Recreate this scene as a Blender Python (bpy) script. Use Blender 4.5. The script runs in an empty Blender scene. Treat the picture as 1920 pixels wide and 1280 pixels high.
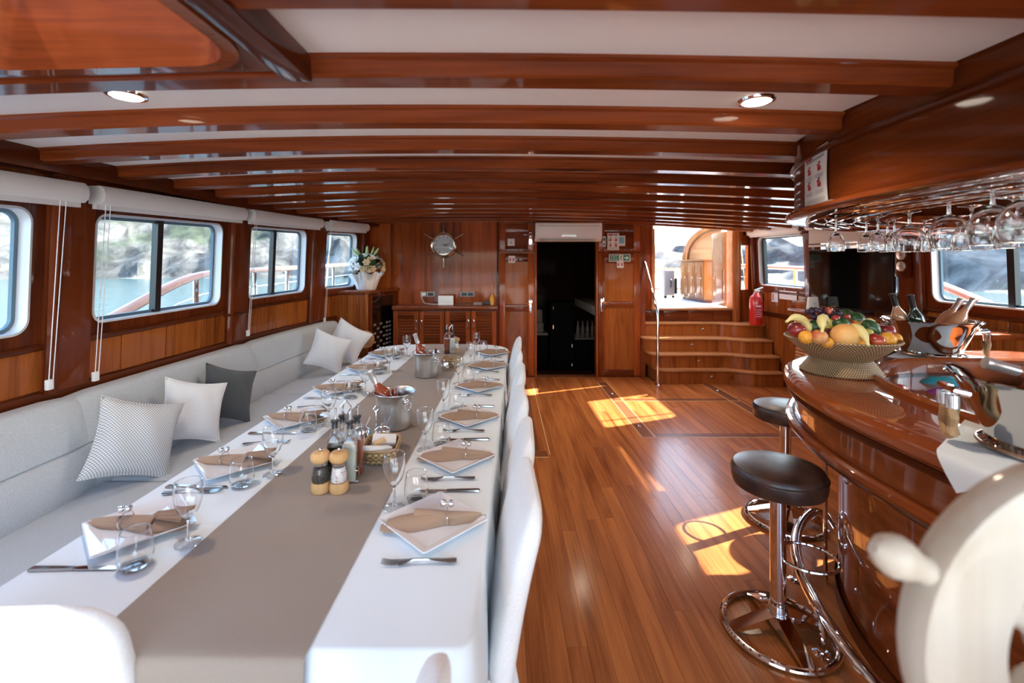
import bpy, bmesh, math, random
from mathutils import Vector, Matrix, noise

random.seed(7)
scene = bpy.context.scene
COL = scene.collection
PI = math.pi

# ------------------------------------------------------------------ camera
cam_data = bpy.data.cameras.new('camera')
cam = bpy.data.objects.new('camera', cam_data)
COL.objects.link(cam)
cam.location = (0, 0, 1.55)
cam.rotation_euler = (PI / 2, 0, 0)
cam_data.sensor_width = 36.0
cam_data.lens = 16.0
cam_data.shift_x = 15 / 1920
cam_data.shift_y = -140 / 1920
cam_data.clip_start = 0.05
cam_data.clip_end = 600
cam_data.dof.use_dof = True
cam_data.dof.focus_distance = 2.6
cam_data.dof.aperture_fstop = 2.0
scene.camera = cam

# ------------------------------------------------------------------ sky and sun
SUN_ELEV = math.atan(0.668)
SUN_DIR = Vector((0.927, 0.375, 0.668)).normalized()      # towards the sun
world = bpy.data.worlds.new('sky')
scene.world = world
world.use_nodes = True
wn = world.node_tree
bg = wn.nodes['Background']
sky = wn.nodes.new('ShaderNodeTexSky')
sky.sky_type = 'NISHITA'
sky.sun_disc = False
sky.sun_elevation = SUN_ELEV
sky.sun_rotation = math.atan2(SUN_DIR.x, SUN_DIR.y)
sky.air_density = 1.0
sky.dust_density = 2.5
sky.ozone_density = 1.0
wn.links.new(sky.outputs[0], bg.inputs[0])
bg.inputs[1].default_value = 1.15

sun_data = bpy.data.lights.new('sun', 'SUN')
sun_data.energy = 28.0
sun_data.angle = math.radians(0.6)
sun_data.color = (1.0, 0.93, 0.82)
sun = bpy.data.objects.new('sun', sun_data)
COL.objects.link(sun)
sun.location = (20, 8, 14)
sun.rotation_euler = SUN_DIR.to_track_quat('Z', 'Y').to_euler()

scene.view_settings.view_transform = 'Standard'
scene.view_settings.look = 'None'
scene.view_settings.gamma = 1.0
scene.view_settings.use_curve_mapping = False
scene.view_settings.exposure = 0.97
scene.cycles.use_denoising = True
scene.cycles.max_bounces = 12
scene.cycles.diffuse_bounces = 5
scene.cycles.glossy_bounces = 5
scene.cycles.transmission_bounces = 12
scene.cycles.transparent_max_bounces = 40
scene.cycles.sample_clamp_indirect = 6.0
scene.cycles.caustics_reflective = False
scene.cycles.caustics_refractive = False

# ------------------------------------------------------------------ helpers
F = 853.0
def at(x, y, Y):
    """world point seen at photograph pixel (x, y) at distance Y"""
    return Vector(((x - 945) / F * Y, Y, 1.55 - (y - 500) / F * Y))

def lerp(a, b, t):
    return a + (b - a) * t

def interp(tab, x):
    if x <= tab[0][0]:
        return tab[0][1]
    for (a, va), (b, vb) in zip(tab, tab[1:]):
        if x <= b:
            return va + (vb - va) * (x - a) / (b - a)
    return tab[-1][1]

class MB:
    """collects geometry, then builds ONE mesh object"""
    def __init__(self):
        self.v = []
        self.f = []
    def add(self, vs, fs, M=None):
        o = len(self.v)
        for p in vs:
            p = Vector(p)
            self.v.append(M @ p if M is not None else p)
        for f in fs:
            self.f.append([i + o for i in f])
        return self
    def box(self, c, s, M=None, rz=0.0):
        hx, hy, hz = s[0] / 2, s[1] / 2, s[2] / 2
        vs = [(-hx, -hy, -hz), (hx, -hy, -hz), (hx, hy, -hz), (-hx, hy, -hz),
              (-hx, -hy, hz), (hx, -hy, hz), (hx, hy, hz), (-hx, hy, hz)]
        T = Matrix.Translation(c) @ Matrix.Rotation(rz, 4, 'Z')
        if M is not None:
            T = M @ T
        return self.add(vs, [(0, 3, 2, 1), (4, 5, 6, 7), (0, 1, 5, 4), (1, 2, 6, 5), (2, 3, 7, 6), (3, 0, 4, 7)], T)
    def bx(self, x0, x1, y0, y1, z0, z1, M=None):
        return self.box(((x0 + x1) / 2, (y0 + y1) / 2, (z0 + z1) / 2), (abs(x1 - x0), abs(y1 - y0), abs(z1 - z0)), M)
    def loft(self, rings, closed=True, cap=True, loop=False, M=None):
        n = len(rings[0])
        vs = [p for r in rings for p in r]
        fs = []
        m = len(rings)
        for i in range(m if loop else m - 1):
            a, b = i * n, ((i + 1) % m) * n
            for j in range(n if closed else n - 1):
                k = (j + 1) % n
                fs.append((a + j, a + k, b + k, b + j))
        if cap and closed and not loop:
            fs.append(tuple(range(n))[::-1])
            fs.append(tuple((m - 1) * n + j for j in range(n)))
        return self.add(vs, fs, M)
    def tube(self, pts, r, n=8, loop=False, M=None):
        pts = [Vector(p) for p in pts]
        m = len(pts)
        rr = r if isinstance(r, (list, tuple)) else [r] * m
        rings = []
        prev = None
        for i, p in enumerate(pts):
            if loop:
                t = pts[(i + 1) % m] - pts[i - 1]
            else:
                t = pts[min(i + 1, m - 1)] - pts[max(i - 1, 0)]
            t.normalize()
            if prev is None:
                up = Vector((0, 0, 1)) if abs(t.z) < 0.9 else Vector((1, 0, 0))
                a = t.cross(up).normalized()
            else:
                a = (prev - t * prev.dot(t))
                a = a.normalized() if a.length > 1e-6 else t.orthogonal().normalized()
            prev = a
            b = t.cross(a)
            rings.append([p + (a * math.cos(2 * PI * k / n) + b * math.sin(2 * PI * k / n)) * rr[i] for k in range(n)])
        return self.loft(rings, loop=loop, M=M)
    def lathe(self, prof, n=24, c=(0, 0, 0), M=None, cap=True, sx=1.0, sy=1.0):
        rings = [[(c[0] + sx * r * math.cos(2 * PI * k / n), c[1] + sy * r * math.sin(2 * PI * k / n), c[2] + z) for k in range(n)] for r, z in prof]
        return self.loft(rings, cap=cap, M=M)
    def ball(self, c, r, nu=12, nv=8, M=None):
        rx, ry, rz = r if isinstance(r, (list, tuple)) else (r, r, r)
        vs = [(c[0], c[1], c[2] - rz)]
        for i in range(1, nv):
            th = PI * i / nv - PI / 2
            for k in range(nu):
                ph = 2 * PI * k / nu
                vs.append((c[0] + rx * math.cos(th) * math.cos(ph), c[1] + ry * math.cos(th) * math.sin(ph), c[2] + rz * math.sin(th)))
        vs.append((c[0], c[1], c[2] + rz))
        fs = []
        for k in range(nu):
            fs.append((0, 1 + (k + 1) % nu, 1 + k))
        for i in range(nv - 2):
            for k in range(nu):
                a = 1 + i * nu
                b = a + nu
                fs.append((a + k, a + (k + 1) % nu, b + (k + 1) % nu, b + k))
        L = len(vs) - 1
        a = 1 + (nv - 2) * nu
        for k in range(nu):
            fs.append((a + k, a + (k + 1) % nu, L))
        return self.add(vs, fs, M)
    def prism(self, poly, z0, z1, M=None):
        return self.loft([[(x, y, z0) for x, y in poly], [(x, y, z1) for x, y in poly]], M=M)
    def sheet(self, fn, nu, nv, M=None):
        vs = [fn(i / nu, j / nv) for i in range(nu + 1) for j in range(nv + 1)]
        w = nv + 1
        fs = [(i * w + j, (i + 1) * w + j, (i + 1) * w + j + 1, i * w + j + 1) for i in range(nu) for j in range(nv)]
        return self.add(vs, fs, M)
    def mesh(self, name, mat=None, smooth=True, bevel=0.0, seg=2, angle=35):
        me = bpy.data.meshes.new(name)
        me.from_pydata([tuple(p) for p in self.v], [], self.f)
        bm = bmesh.new()
        bm.from_mesh(me)
        bmesh.ops.recalc_face_normals(bm, faces=bm.faces)
        if bevel > 0:
            es = [e for e in bm.edges if len(e.link_faces) == 2 and e.calc_face_angle(0) > 0.5]
            bmesh.ops.bevel(bm, geom=es, offset=bevel, segments=seg, affect='EDGES', profile=0.6, clamp_overlap=True)
        bm.to_mesh(me)
        bm.free()
        if smooth:
            me.polygons.foreach_set('use_smooth', [True] * len(me.polygons))
            me.set_sharp_from_angle(angle=math.radians(angle))
        if mat is not None:
            me.materials.append(MAT[mat] if isinstance(mat, str) else mat)
        return me
    def build(self, name, mat, parent=None, label=None, **kw):
        o = bpy.data.objects.new(name, self.mesh(name, mat, **kw))
        COL.objects.link(o)
        if parent is not None:
            o.parent = parent
        if label:
            o['label'] = label
        return o

def tag(o, label=None, cat=None, group=None, kind=None):
    if label: o['label'] = label
    if cat: o['category'] = cat
    if group: o['group'] = group
    if kind: o['kind'] = kind
    return o

def thing(name, label, cat, loc=(0, 0, 0), rz=0.0, group=None):
    o = bpy.data.objects.new(name, None)
    o.empty_display_size = 0.05
    COL.objects.link(o)
    o.location = loc
    o.rotation_euler = (0, 0, rz)
    return tag(o, label, cat, group)

def struct(name, mb, mat, **kw):
    o = mb.build(name, mat, **kw)
    o['kind'] = 'structure'
    return o

def put(name, me, parent, loc=(0, 0, 0), rot=(0, 0, 0), scale=(1, 1, 1)):
    """another object on shared mesh data"""
    o = bpy.data.objects.new(name, me)
    COL.objects.link(o)
    o.parent = parent
    o.location = loc
    o.rotation_euler = rot
    o.scale = scale
    return o

def copy_tree(o, parent=None):
    c = o.copy()
    COL.objects.link(c)
    c.parent = parent
    for ch in list(o.children):
        copy_tree(ch, c)
    return c

# ------------------------------------------------------------------ materials
MAT = {}
def new_mat(name):
    m = bpy.data.materials.new(name)
    m.use_nodes = True
    MAT[name] = m
    return m, m.node_tree.nodes, m.node_tree.links, m.node_tree.nodes['Principled BSDF']

def plain(name, col, rough=0.5, metal=0.0, spec=0.5, coat=0.0, emit=None, estr=0.0, sheen=0.0):
    m, n, l, b = new_mat(name)
    b.inputs['Base Color'].default_value = (*col, 1)
    b.inputs['Roughness'].default_value = rough
    b.inputs['Metallic'].default_value = metal
    b.inputs['Specular IOR Level'].default_value = spec
    b.inputs['Coat Weight'].default_value = coat
    b.inputs['Coat Roughness'].default_value = 0.05
    if sheen:
        b.inputs['Sheen Weight'].default_value = sheen
    if emit:
        b.inputs['Emission Color'].default_value = (*emit, 1)
        b.inputs['Emission Strength'].default_value = estr
    return m

def wood(name, dark, light, axis='x', rough=0.3, coat=0.8, figure=1.0, tone=0.25, coat_rough=0.06, bump=0.0):
    m, n, l, b = new_mat(name)
    geo = n.new('ShaderNodeNewGeometry')
    info = n.new('ShaderNodeObjectInfo')
    off = n.new('ShaderNodeVectorMath'); off.operation = 'SCALE'
    off.inputs[0].default_value = (31.0, 17.0, 23.0)
    l.new(info.outputs['Random'], off.inputs['Scale'])
    ad = n.new('ShaderNodeVectorMath'); ad.operation = 'ADD'
    l.new(geo.outputs['Position'], ad.inputs[0]); l.new(off.outputs[0], ad.inputs[1])
    mp = n.new('ShaderNodeMapping')
    l.new(ad.outputs[0], mp.inputs[0])
    k = {'x': (0, ), 'y': (1, ), 'z': (2, )}[axis][0]
    s = [9.0, 9.0, 9.0]; s[k] = 0.8
    mp.inputs['Scale'].default_value = s
    n1 = n.new('ShaderNodeTexNoise'); n1.inputs['Scale'].default_value = 1.0 * figure
    n1.inputs['Detail'].default_value = 5; n1.inputs['Distortion'].default_value = 0.8
    l.new(mp.outputs[0], n1.inputs['Vector'])
    mp2 = n.new('ShaderNodeMapping')
    s2 = [95.0, 95.0, 95.0]; s2[k] = 3.0
    mp2.inputs['Scale'].default_value = s2
    l.new(ad.outputs[0], mp2.inputs[0])
    n2 = n.new('ShaderNodeTexNoise'); n2.inputs['Scale'].default_value = 1.0; n2.inputs['Detail'].default_value = 3
    l.new(mp2.outputs[0], n2.inputs['Vector'])
    mx = n.new('ShaderNodeMath'); mx.operation = 'MULTIPLY_ADD'
    l.new(n2.outputs[0], mx.inputs[0]); mx.inputs[1].default_value = 0.38
    l.new(n1.outputs[0], mx.inputs[2])
    rnd = n.new('ShaderNodeMath'); rnd.operation = 'MULTIPLY_ADD'
    l.new(info.outputs['Random'], rnd.inputs[0]); rnd.inputs[1].default_value = tone
    l.new(mx.outputs[0], rnd.inputs[2])
    rp = n.new('ShaderNodeValToRGB')
    rp.color_ramp.elements[0].position = 0.42; rp.color_ramp.elements[0].color = (*dark, 1)
    rp.color_ramp.elements[1].position = 0.95; rp.color_ramp.elements[1].color = (*light, 1)
    l.new(rnd.outputs[0], rp.inputs[0])
    l.new(rp.outputs[0], b.inputs['Base Color'])
    b.inputs['Roughness'].default_value = rough
    b.inputs['Specular IOR Level'].default_value = 0.03
    b.inputs['Coat Weight'].default_value = coat * 0.7
    b.inputs['Coat Roughness'].default_value = coat_rough
    b.inputs['Coat IOR'].default_value = 1.42
    if bump:
        bp = n.new('ShaderNodeBump'); bp.inputs['Strength'].default_value = bump; bp.inputs['Distance'].default_value = 0.002
        l.new(n2.outputs[0], bp.inputs['Height']); l.new(bp.outputs[0], b.inputs['Normal'])
    return m

def fabric(name, col, scale=420.0, var=0.12, rough=0.9, bump=0.25, sheen=0.2, col2=None):
    m, n, l, b = new_mat(name)
    tc = n.new('ShaderNodeTexCoord')
    w1 = n.new('ShaderNodeTexNoise'); w1.inputs['Scale'].default_value = scale; w1.inputs['Detail'].default_value = 2
    l.new(tc.outputs['Object'], w1.inputs['Vector'])
    big = n.new('ShaderNodeTexNoise'); big.inputs['Scale'].default_value = 5; big.inputs['Detail'].default_value = 3
    l.new(tc.outputs['Object'], big.inputs['Vector'])
    mix = n.new('ShaderNodeMix'); mix.data_type = 'RGBA'
    c2 = col2 or tuple(c * (1 - 2 * var) for c in col)
    mix.inputs[6].default_value = (*c2, 1)
    mix.inputs[7].default_value = (*col, 1)
    rp = n.new('ShaderNodeMapRange'); rp.inputs[1].default_value = 0.35; rp.inputs[2].default_value = 0.62
    l.new(w1.outputs[0], rp.inputs[0]); l.new(rp.outputs[0], mix.inputs[0])
    l.new(mix.outputs[2], b.inputs['Base Color'])
    b.inputs['Roughness'].default_value = rough
    b.inputs['Sheen Weight'].default_value = sheen
    b.inputs['Specular IOR Level'].default_value = 0.25
    bp = n.new('ShaderNodeBump'); bp.inputs['Strength'].default_value = bump; bp.inputs['Distance'].default_value = 0.002
    ad = n.new('ShaderNodeMath'); ad.operation = 'MULTIPLY_ADD'
    l.new(big.outputs[0], ad.inputs[0]); ad.inputs[1].default_value = 3.0; l.new(w1.outputs[0], ad.inputs[2])
    l.new(ad.outputs[0], bp.inputs['Height']); l.new(bp.outputs[0], b.inputs['Normal'])
    return m

def weave(name, col, dark, sx, sz, bump=0.8):
    """basket weave: alternating strands around (angle) and up (height)"""
    m, n, l, b = new_mat(name)
    tc = n.new('ShaderNodeTexCoord')
    sp = n.new('ShaderNodeSeparateXYZ'); l.new(tc.outputs['Object'], sp.inputs[0])
    at2 = n.new('ShaderNodeMath'); at2.operation = 'ARCTAN2'
    l.new(sp.outputs[0], at2.inputs[0]); l.new(sp.outputs[1], at2.inputs[1])
    a = n.new('ShaderNodeMath'); a.operation = 'MULTIPLY'; l.new(at2.outputs[0], a.inputs[0]); a.inputs[1].default_value = sx
    z = n.new('ShaderNodeMath'); z.operation = 'MULTIPLY'; l.new(sp.outputs[2], z.inputs[0]); z.inputs[1].default_value = sz
    fl = n.new('ShaderNodeMath'); fl.operation = 'FLOOR'; l.new(z.outputs[0], fl.inputs[0])
    ph = n.new('ShaderNodeMath'); ph.operation = 'MULTIPLY_ADD'; l.new(fl.outputs[0], ph.inputs[0]); ph.inputs[1].default_value = PI; l.new(a.outputs[0], ph.inputs[2])
    sn = n.new('ShaderNodeMath'); sn.operation = 'SINE'; l.new(ph.outputs[0], sn.inputs[0])
    fr = n.new('ShaderNodeMath'); fr.operation = 'FRACT'; l.new(z.outputs[0], fr.inputs[0])
    fp = n.new('ShaderNodeMath'); fp.operation = 'MULTIPLY'; l.new(fr.outputs[0], fp.inputs[0]); fp.inputs[1].default_value = PI
    fs = n.new('ShaderNodeMath'); fs.operation = 'SINE'; l.new(fp.outputs[0], fs.inputs[0])
    pr = n.new('ShaderNodeMath'); pr.operation = 'MULTIPLY_ADD'; l.new(sn.outputs[0], pr.inputs[0]); pr.inputs[1].default_value = 0.5; pr.inputs[2].default_value = 0.5
    h = n.new('ShaderNodeMath'); h.operation = 'MULTIPLY'; l.new(pr.outputs[0], h.inputs[0]); l.new(fs.outputs[0], h.inputs[1])
    rp = n.new('ShaderNodeValToRGB')
    rp.color_ramp.elements[0].position = 0.08; rp.color_ramp.elements[0].color = (*dark, 1)
    rp.color_ramp.elements[1].position = 0.5; rp.color_ramp.elements[1].color = (*col, 1)
    l.new(h.outputs[0], rp.inputs[0]); l.new(rp.outputs[0], b.inputs['Base Color'])
    bp = n.new('ShaderNodeBump'); bp.inputs['Strength'].default_value = bump; bp.inputs['Distance'].default_value = 0.004
    l.new(h.outputs[0], bp.inputs['Height']); l.new(bp.outputs[0], b.inputs['Normal'])
    b.inputs['Roughness'].default_value = 0.6
    return m

def thin_glass(name, tint=(0.97, 0.985, 0.98), edge=0.55, base=0.04, gloss=(1, 1, 1), power=3.0, rim=None):
    """thin clear glass: sees through, reflects more and absorbs more at grazing angles"""
    m = bpy.data.materials.new(name); m.use_nodes = True; MAT[name] = m
    n, l = m.node_tree.nodes, m.node_tree.links
    n.remove(n['Principled BSDF'])
    out = n['Material Output']
    tr = n.new('ShaderNodeBsdfTransparent')
    gl = n.new('ShaderNodeBsdfGlossy'); gl.inputs[0].default_value = (*gloss, 1); gl.inputs[1].default_value = 0.02
    lw = n.new('ShaderNodeLayerWeight'); lw.inputs[0].default_value = 0.5
    pw = n.new('ShaderNodeMath'); pw.operation = 'POWER'; l.new(lw.outputs['Facing'], pw.inputs[0]); pw.inputs[1].default_value = power
    p4 = n.new('ShaderNodeMath'); p4.operation = 'POWER'; l.new(lw.outputs['Facing'], p4.inputs[0]); p4.inputs[1].default_value = 5.0
    mc = n.new('ShaderNodeMix'); mc.data_type = 'RGBA'; mc.inputs[6].default_value = (*tint, 1); mc.inputs[7].default_value = (*(rim or tint), 1)
    l.new(p4.outputs[0], mc.inputs[0]); l.new(mc.outputs[2], tr.inputs[0])
    ma = n.new('ShaderNodeMath'); ma.operation = 'MULTIPLY_ADD'; l.new(pw.outputs[0], ma.inputs[0]); ma.inputs[1].default_value = edge; ma.inputs[2].default_value = base
    mx = n.new('ShaderNodeMixShader'); l.new(ma.outputs[0], mx.inputs[0]); l.new(tr.outputs[0], mx.inputs[1]); l.new(gl.outputs[0], mx.inputs[2])
    l.new(mx.outputs[0], out.inputs[0])
    return m

def mottled(name, c1, c2, scale=8.0, rough=0.35, spec=0.5, coat=0.0, stretch=(1, 1, 1), lo=0.4, hi=0.65, bump=0.0, detail=4):
    m, n, l, b = new_mat(name)
    tc = n.new('ShaderNodeTexCoord')
    mp = n.new('ShaderNodeMapping'); mp.inputs['Scale'].default_value = stretch; l.new(tc.outputs['Object'], mp.inputs[0])
    ns = n.new('ShaderNodeTexNoise'); ns.inputs['Scale'].default_value = scale; ns.inputs['Detail'].default_value = detail
    l.new(mp.outputs[0], ns.inputs['Vector'])
    rp = n.new('ShaderNodeValToRGB')
    rp.color_ramp.elements[0].position = lo; rp.color_ramp.elements[0].color = (*c1, 1)
    rp.color_ramp.elements[1].position = hi; rp.color_ramp.elements[1].color = (*c2, 1)
    l.new(ns.outputs[0], rp.inputs[0]); l.new(rp.outputs[0], b.inputs['Base Color'])
    b.inputs['Roughness'].default_value = rough
    b.inputs['Specular IOR Level'].default_value = spec
    b.inputs['Coat Weight'].default_value = coat
    if bump:
        bp = n.new('ShaderNodeBump'); bp.inputs['Strength'].default_value = bump; bp.inputs['Distance'].default_value = 0.004
        l.new(ns.outputs[0], bp.inputs['Height']); l.new(bp.outputs[0], b.inputs['Normal'])
    return m

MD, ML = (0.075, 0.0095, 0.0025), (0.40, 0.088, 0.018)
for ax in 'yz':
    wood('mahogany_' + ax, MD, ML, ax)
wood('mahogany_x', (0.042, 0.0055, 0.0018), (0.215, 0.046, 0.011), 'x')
wood('mahogany_dark', (0.030, 0.005, 0.002), (0.11, 0.022, 0.006), 'y')
wood('mahogany_dark_z', (0.030, 0.005, 0.002), (0.17, 0.034, 0.009), 'z')
wood('panel_wood', (0.10, 0.016, 0.003), (0.37, 0.105, 0.022), 'z', rough=0.35, coat=0.6, figure=1.6)
wood('floor_wood', (0.12, 0.022, 0.005), (0.44, 0.145, 0.042), 'y', rough=0.33, coat=0.48, tone=0.2, coat_rough=0.16)
wood('floor_dark', (0.07, 0.022, 0.01), (0.19, 0.065, 0.028), 'y', rough=0.35, coat=0.4, coat_rough=0.16)
wood('stair_wood', (0.32, 0.12, 0.045), (0.62, 0.30, 0.13), 'x', rough=0.35, coat=0.4, coat_rough=0.15)
wood('bar_wood', (0.060, 0.009, 0.0025), (0.26, 0.060, 0.015), 'y', rough=0.22, coat=1.4, coat_rough=0.02)
wood('coaming_wood', (0.05, 0.008, 0.003), (0.24, 0.055, 0.015), 'x', rough=0.22, coat=1.4, coat_rough=0.04)
wood('deck_cabinet_wood', (0.17, 0.055, 0.014), (0.30, 0.12, 0.035), 'z')
wood('screen_wood', (0.22, 0.11, 0.05), (0.34, 0.19, 0.09), 'x', coat=0.3, tone=0.1)
wood('pale_wood', (0.55, 0.30, 0.12), (0.72, 0.44, 0.20), 'z', coat=0.3, tone=0.1)
wood('rail_wood', (0.28, 0.10, 0.05), (0.45, 0.2, 0.11), 'y', coat=0.6)
wood('wheel_wood', (0.46, 0.37, 0.27), (0.60, 0.53, 0.44), 'z', coat=0.5, tone=0.05)
plain('inlay', (0.62, 0.38, 0.19), 0.4)
plain('ceiling_white', (0.86, 0.82, 0.78), 0.45, spec=0.4)
plain('blind_white', (0.78, 0.76, 0.73), 0.5)
plain('white_metal', (0.72, 0.72, 0.74), 0.28, spec=0.6)
plain('chrome', (0.82, 0.82, 0.83), 0.06, metal=1.0)
plain('polished_steel', (0.56, 0.55, 0.54), 0.05, metal=1.0)
plain('brushed_steel', (0.60, 0.58, 0.55), 0.3, metal=1.0)
plain('brass', (0.60, 0.46, 0.36), 0.2, metal=1.0)
plain('black', (0.012, 0.012, 0.014), 0.35)
plain('gloss_black', (0.004, 0.004, 0.005), 0.08, coat=1.0)
plain('gasket_blue', (0.10, 0.17, 0.22), 0.4)
plain('white_plastic', (0.86, 0.86, 0.87), 0.3)
plain('white_paper', (0.82, 0.82, 0.82), 0.7)
plain('porcelain', (0.84, 0.85, 0.87), 0.12, spec=0.6, coat=0.6)
plain('red_paint', (0.55, 0.02, 0.015), 0.25, coat=0.5)
plain('red_print', (0.55, 0.03, 0.04), 0.6)
plain('black_print', (0.03, 0.03, 0.035), 0.6)
plain('grey_print', (0.42, 0.43, 0.45), 0.6)
plain('blue_print', (0.22, 0.48, 0.66), 0.6)
plain('green_sign', (0.01, 0.22, 0.13), 0.5)
plain('yellow_liquid', (0.75, 0.35, 0.03), 0.2)
plain('grey_case', (0.28, 0.24, 0.21), 0.5)
plain('teal_bag', (0.02, 0.30, 0.38), 0.25, coat=0.5)
plain('purple_bag', (0.20, 0.03, 0.22), 0.3, coat=0.5)
plain('red_bag', (0.5, 0.02, 0.03), 0.3, coat=0.5)
plain('lamp_glow', (1, 1, 1), 0.5, emit=(1.0, 0.88, 0.72), estr=9.0)
plain('silver_foil', (0.72, 0.70, 0.70), 0.28, metal=0.8)
plain('rose_wine', (0.30, 0.055, 0.022), 0.06, coat=1.0)
plain('pink_wine', (0.62, 0.30, 0.16), 0.06, coat=1.0)
plain('green_bottle', (0.012, 0.03, 0.02), 0.06, coat=1.0)
plain('dark_liquid', (0.012, 0.01, 0.012), 0.08, coat=1.0)
plain('amber_liquid', (0.50, 0.20, 0.03), 0.08, coat=1.0)
plain('red_liquid', (0.30, 0.06, 0.025), 0.08, coat=1.0)
plain('pale_liquid', (0.66, 0.64, 0.56), 0.12, coat=1.0)
plain('rope', (0.42, 0.26, 0.13), 0.85)
plain('leaf_green', (0.05, 0.13, 0.03), 0.5)
plain('leaf_dark', (0.012, 0.045, 0.02), 0.4)
plain('petal_white', (0.86, 0.87, 0.87), 0.6)
plain('petal_cream', (0.62, 0.50, 0.34), 0.65)
plain('bud_green', (0.42, 0.50, 0.20), 0.5)
plain('deck_white', (0.60, 0.59, 0.57), 0.6)
plain('bounce_deck', (0.40, 0.385, 0.37), 0.7)  # for the unseen deck added as a sunlight bounce
plain('stem_brown', (0.16, 0.09, 0.03), 0.7)
mottled('leather', (0.022, 0.010, 0.008), (0.06, 0.028, 0.020), 14, rough=0.35, spec=0.5, bump=0.15)
fabric('settee_fabric', (0.575, 0.61, 0.645), 260, 0.10, bump=0.3)
fabric('chair_fabric', (0.87, 0.855, 0.835), 300, 0.05, bump=0.3)
fabric('cloth_white', (0.80, 0.865, 0.895), 700, 0.02, bump=0.1, sheen=0.1)
fabric('runner_brown', (0.34, 0.27, 0.215), 800, 0.07, bump=0.15, sheen=0.15)
fabric('napkin_brown', (0.40, 0.255, 0.165), 900, 0.06, bump=0.1)
fabric('pillow_white', (0.85, 0.84, 0.83), 500, 0.04)
fabric('pillow_grey', (0.095, 0.10, 0.102), 500, 0.12)
m, n, l, b = new_mat('pillow_pattern')
tc = n.new('ShaderNodeTexCoord')
ck = n.new('ShaderNodeTexChecker'); ck.inputs['Scale'].default_value = 150
ck.inputs['Color1'].default_value = (0.80, 0.79, 0.77, 1); ck.inputs['Color2'].default_value = (0.34, 0.34, 0.35, 1)
mpk = n.new('ShaderNodeMapping'); mpk.inputs['Scale'].default_value = (1, 1, 0.0); l.new(tc.outputs['Object'], mpk.inputs[0]); l.new(mpk.outputs[0], ck.inputs['Vector'])
l.new(ck.outputs[0], b.inputs['Base Color']); b.inputs['Roughness'].default_value = 0.9
weave('bowl_weave', (0.60, 0.42, 0.23), (0.13, 0.07, 0.03), 96, 150, 0.5)
weave('basket_weave', (0.62, 0.43, 0.22), (0.25, 0.14, 0.05), 26, 95)
mottled('peppercorns', (0.008, 0.006, 0.005), (0.10, 0.07, 0.05), 220, rough=0.6, lo=0.45, hi=0.6)
mottled('pink_salt', (0.60, 0.30, 0.24), (0.88, 0.80, 0.77), 160, rough=0.5, lo=0.35, hi=0.5)
mottled('apple_red', (0.28, 0.012, 0.012), (0.55, 0.10, 0.03), 12, coat=0.5)
mottled('apple_dark', (0.16, 0.006, 0.012), (0.34, 0.03, 0.03), 14, coat=0.5)
mottled('peach_skin', (0.50, 0.09, 0.04), (0.78, 0.42, 0.16), 14, rough=0.6)
mottled('orange_skin', (0.80, 0.33, 0.03), (0.86, 0.42, 0.06), 60, rough=0.45, bump=0.1)
mottled('grapefruit_skin', (0.82, 0.40, 0.13), (0.88, 0.52, 0.18), 9, rough=0.45, bump=0.02)
mottled('avocado_skin', (0.012, 0.055, 0.016), (0.045, 0.13, 0.035), 40, rough=0.4, coat=0.3)
mottled('banana_skin', (0.20, 0.13, 0.03), (0.80, 0.68, 0.30), 34, rough=0.5, lo=0.26, hi=0.36)
mottled('pear_skin', (0.35, 0.34, 0.06), (0.58, 0.55, 0.14), 20, rough=0.5)
mottled('grape_skin', (0.018, 0.008, 0.03), (0.07, 0.035, 0.09), 30, rough=0.3)
thin_glass('window_glass', (0.84, 0.90, 0.92), 0.5, 0.03)
thin_glass('clear_glass', (0.95, 0.965, 0.97), 0.80, 0.12, power=3.0, rim=(0.15, 0.17, 0.19))
thin_glass('glass_lip', (0.9, 0.92, 0.93), 0.3, 0.55)
thin_glass('bottle_glass', (0.93, 0.95, 0.94), 0.55, 0.05, power=2.5, rim=(0.4, 0.43, 0.42))

m, n, l, b = new_mat('crystal')
b.inputs['Base Color'].default_value = (1, 1, 1, 1); b.inputs['Roughness'].default_value = 0.0
b.inputs['Transmission Weight'].default_value = 1.0; b.inputs['IOR'].default_value = 1.48

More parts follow.
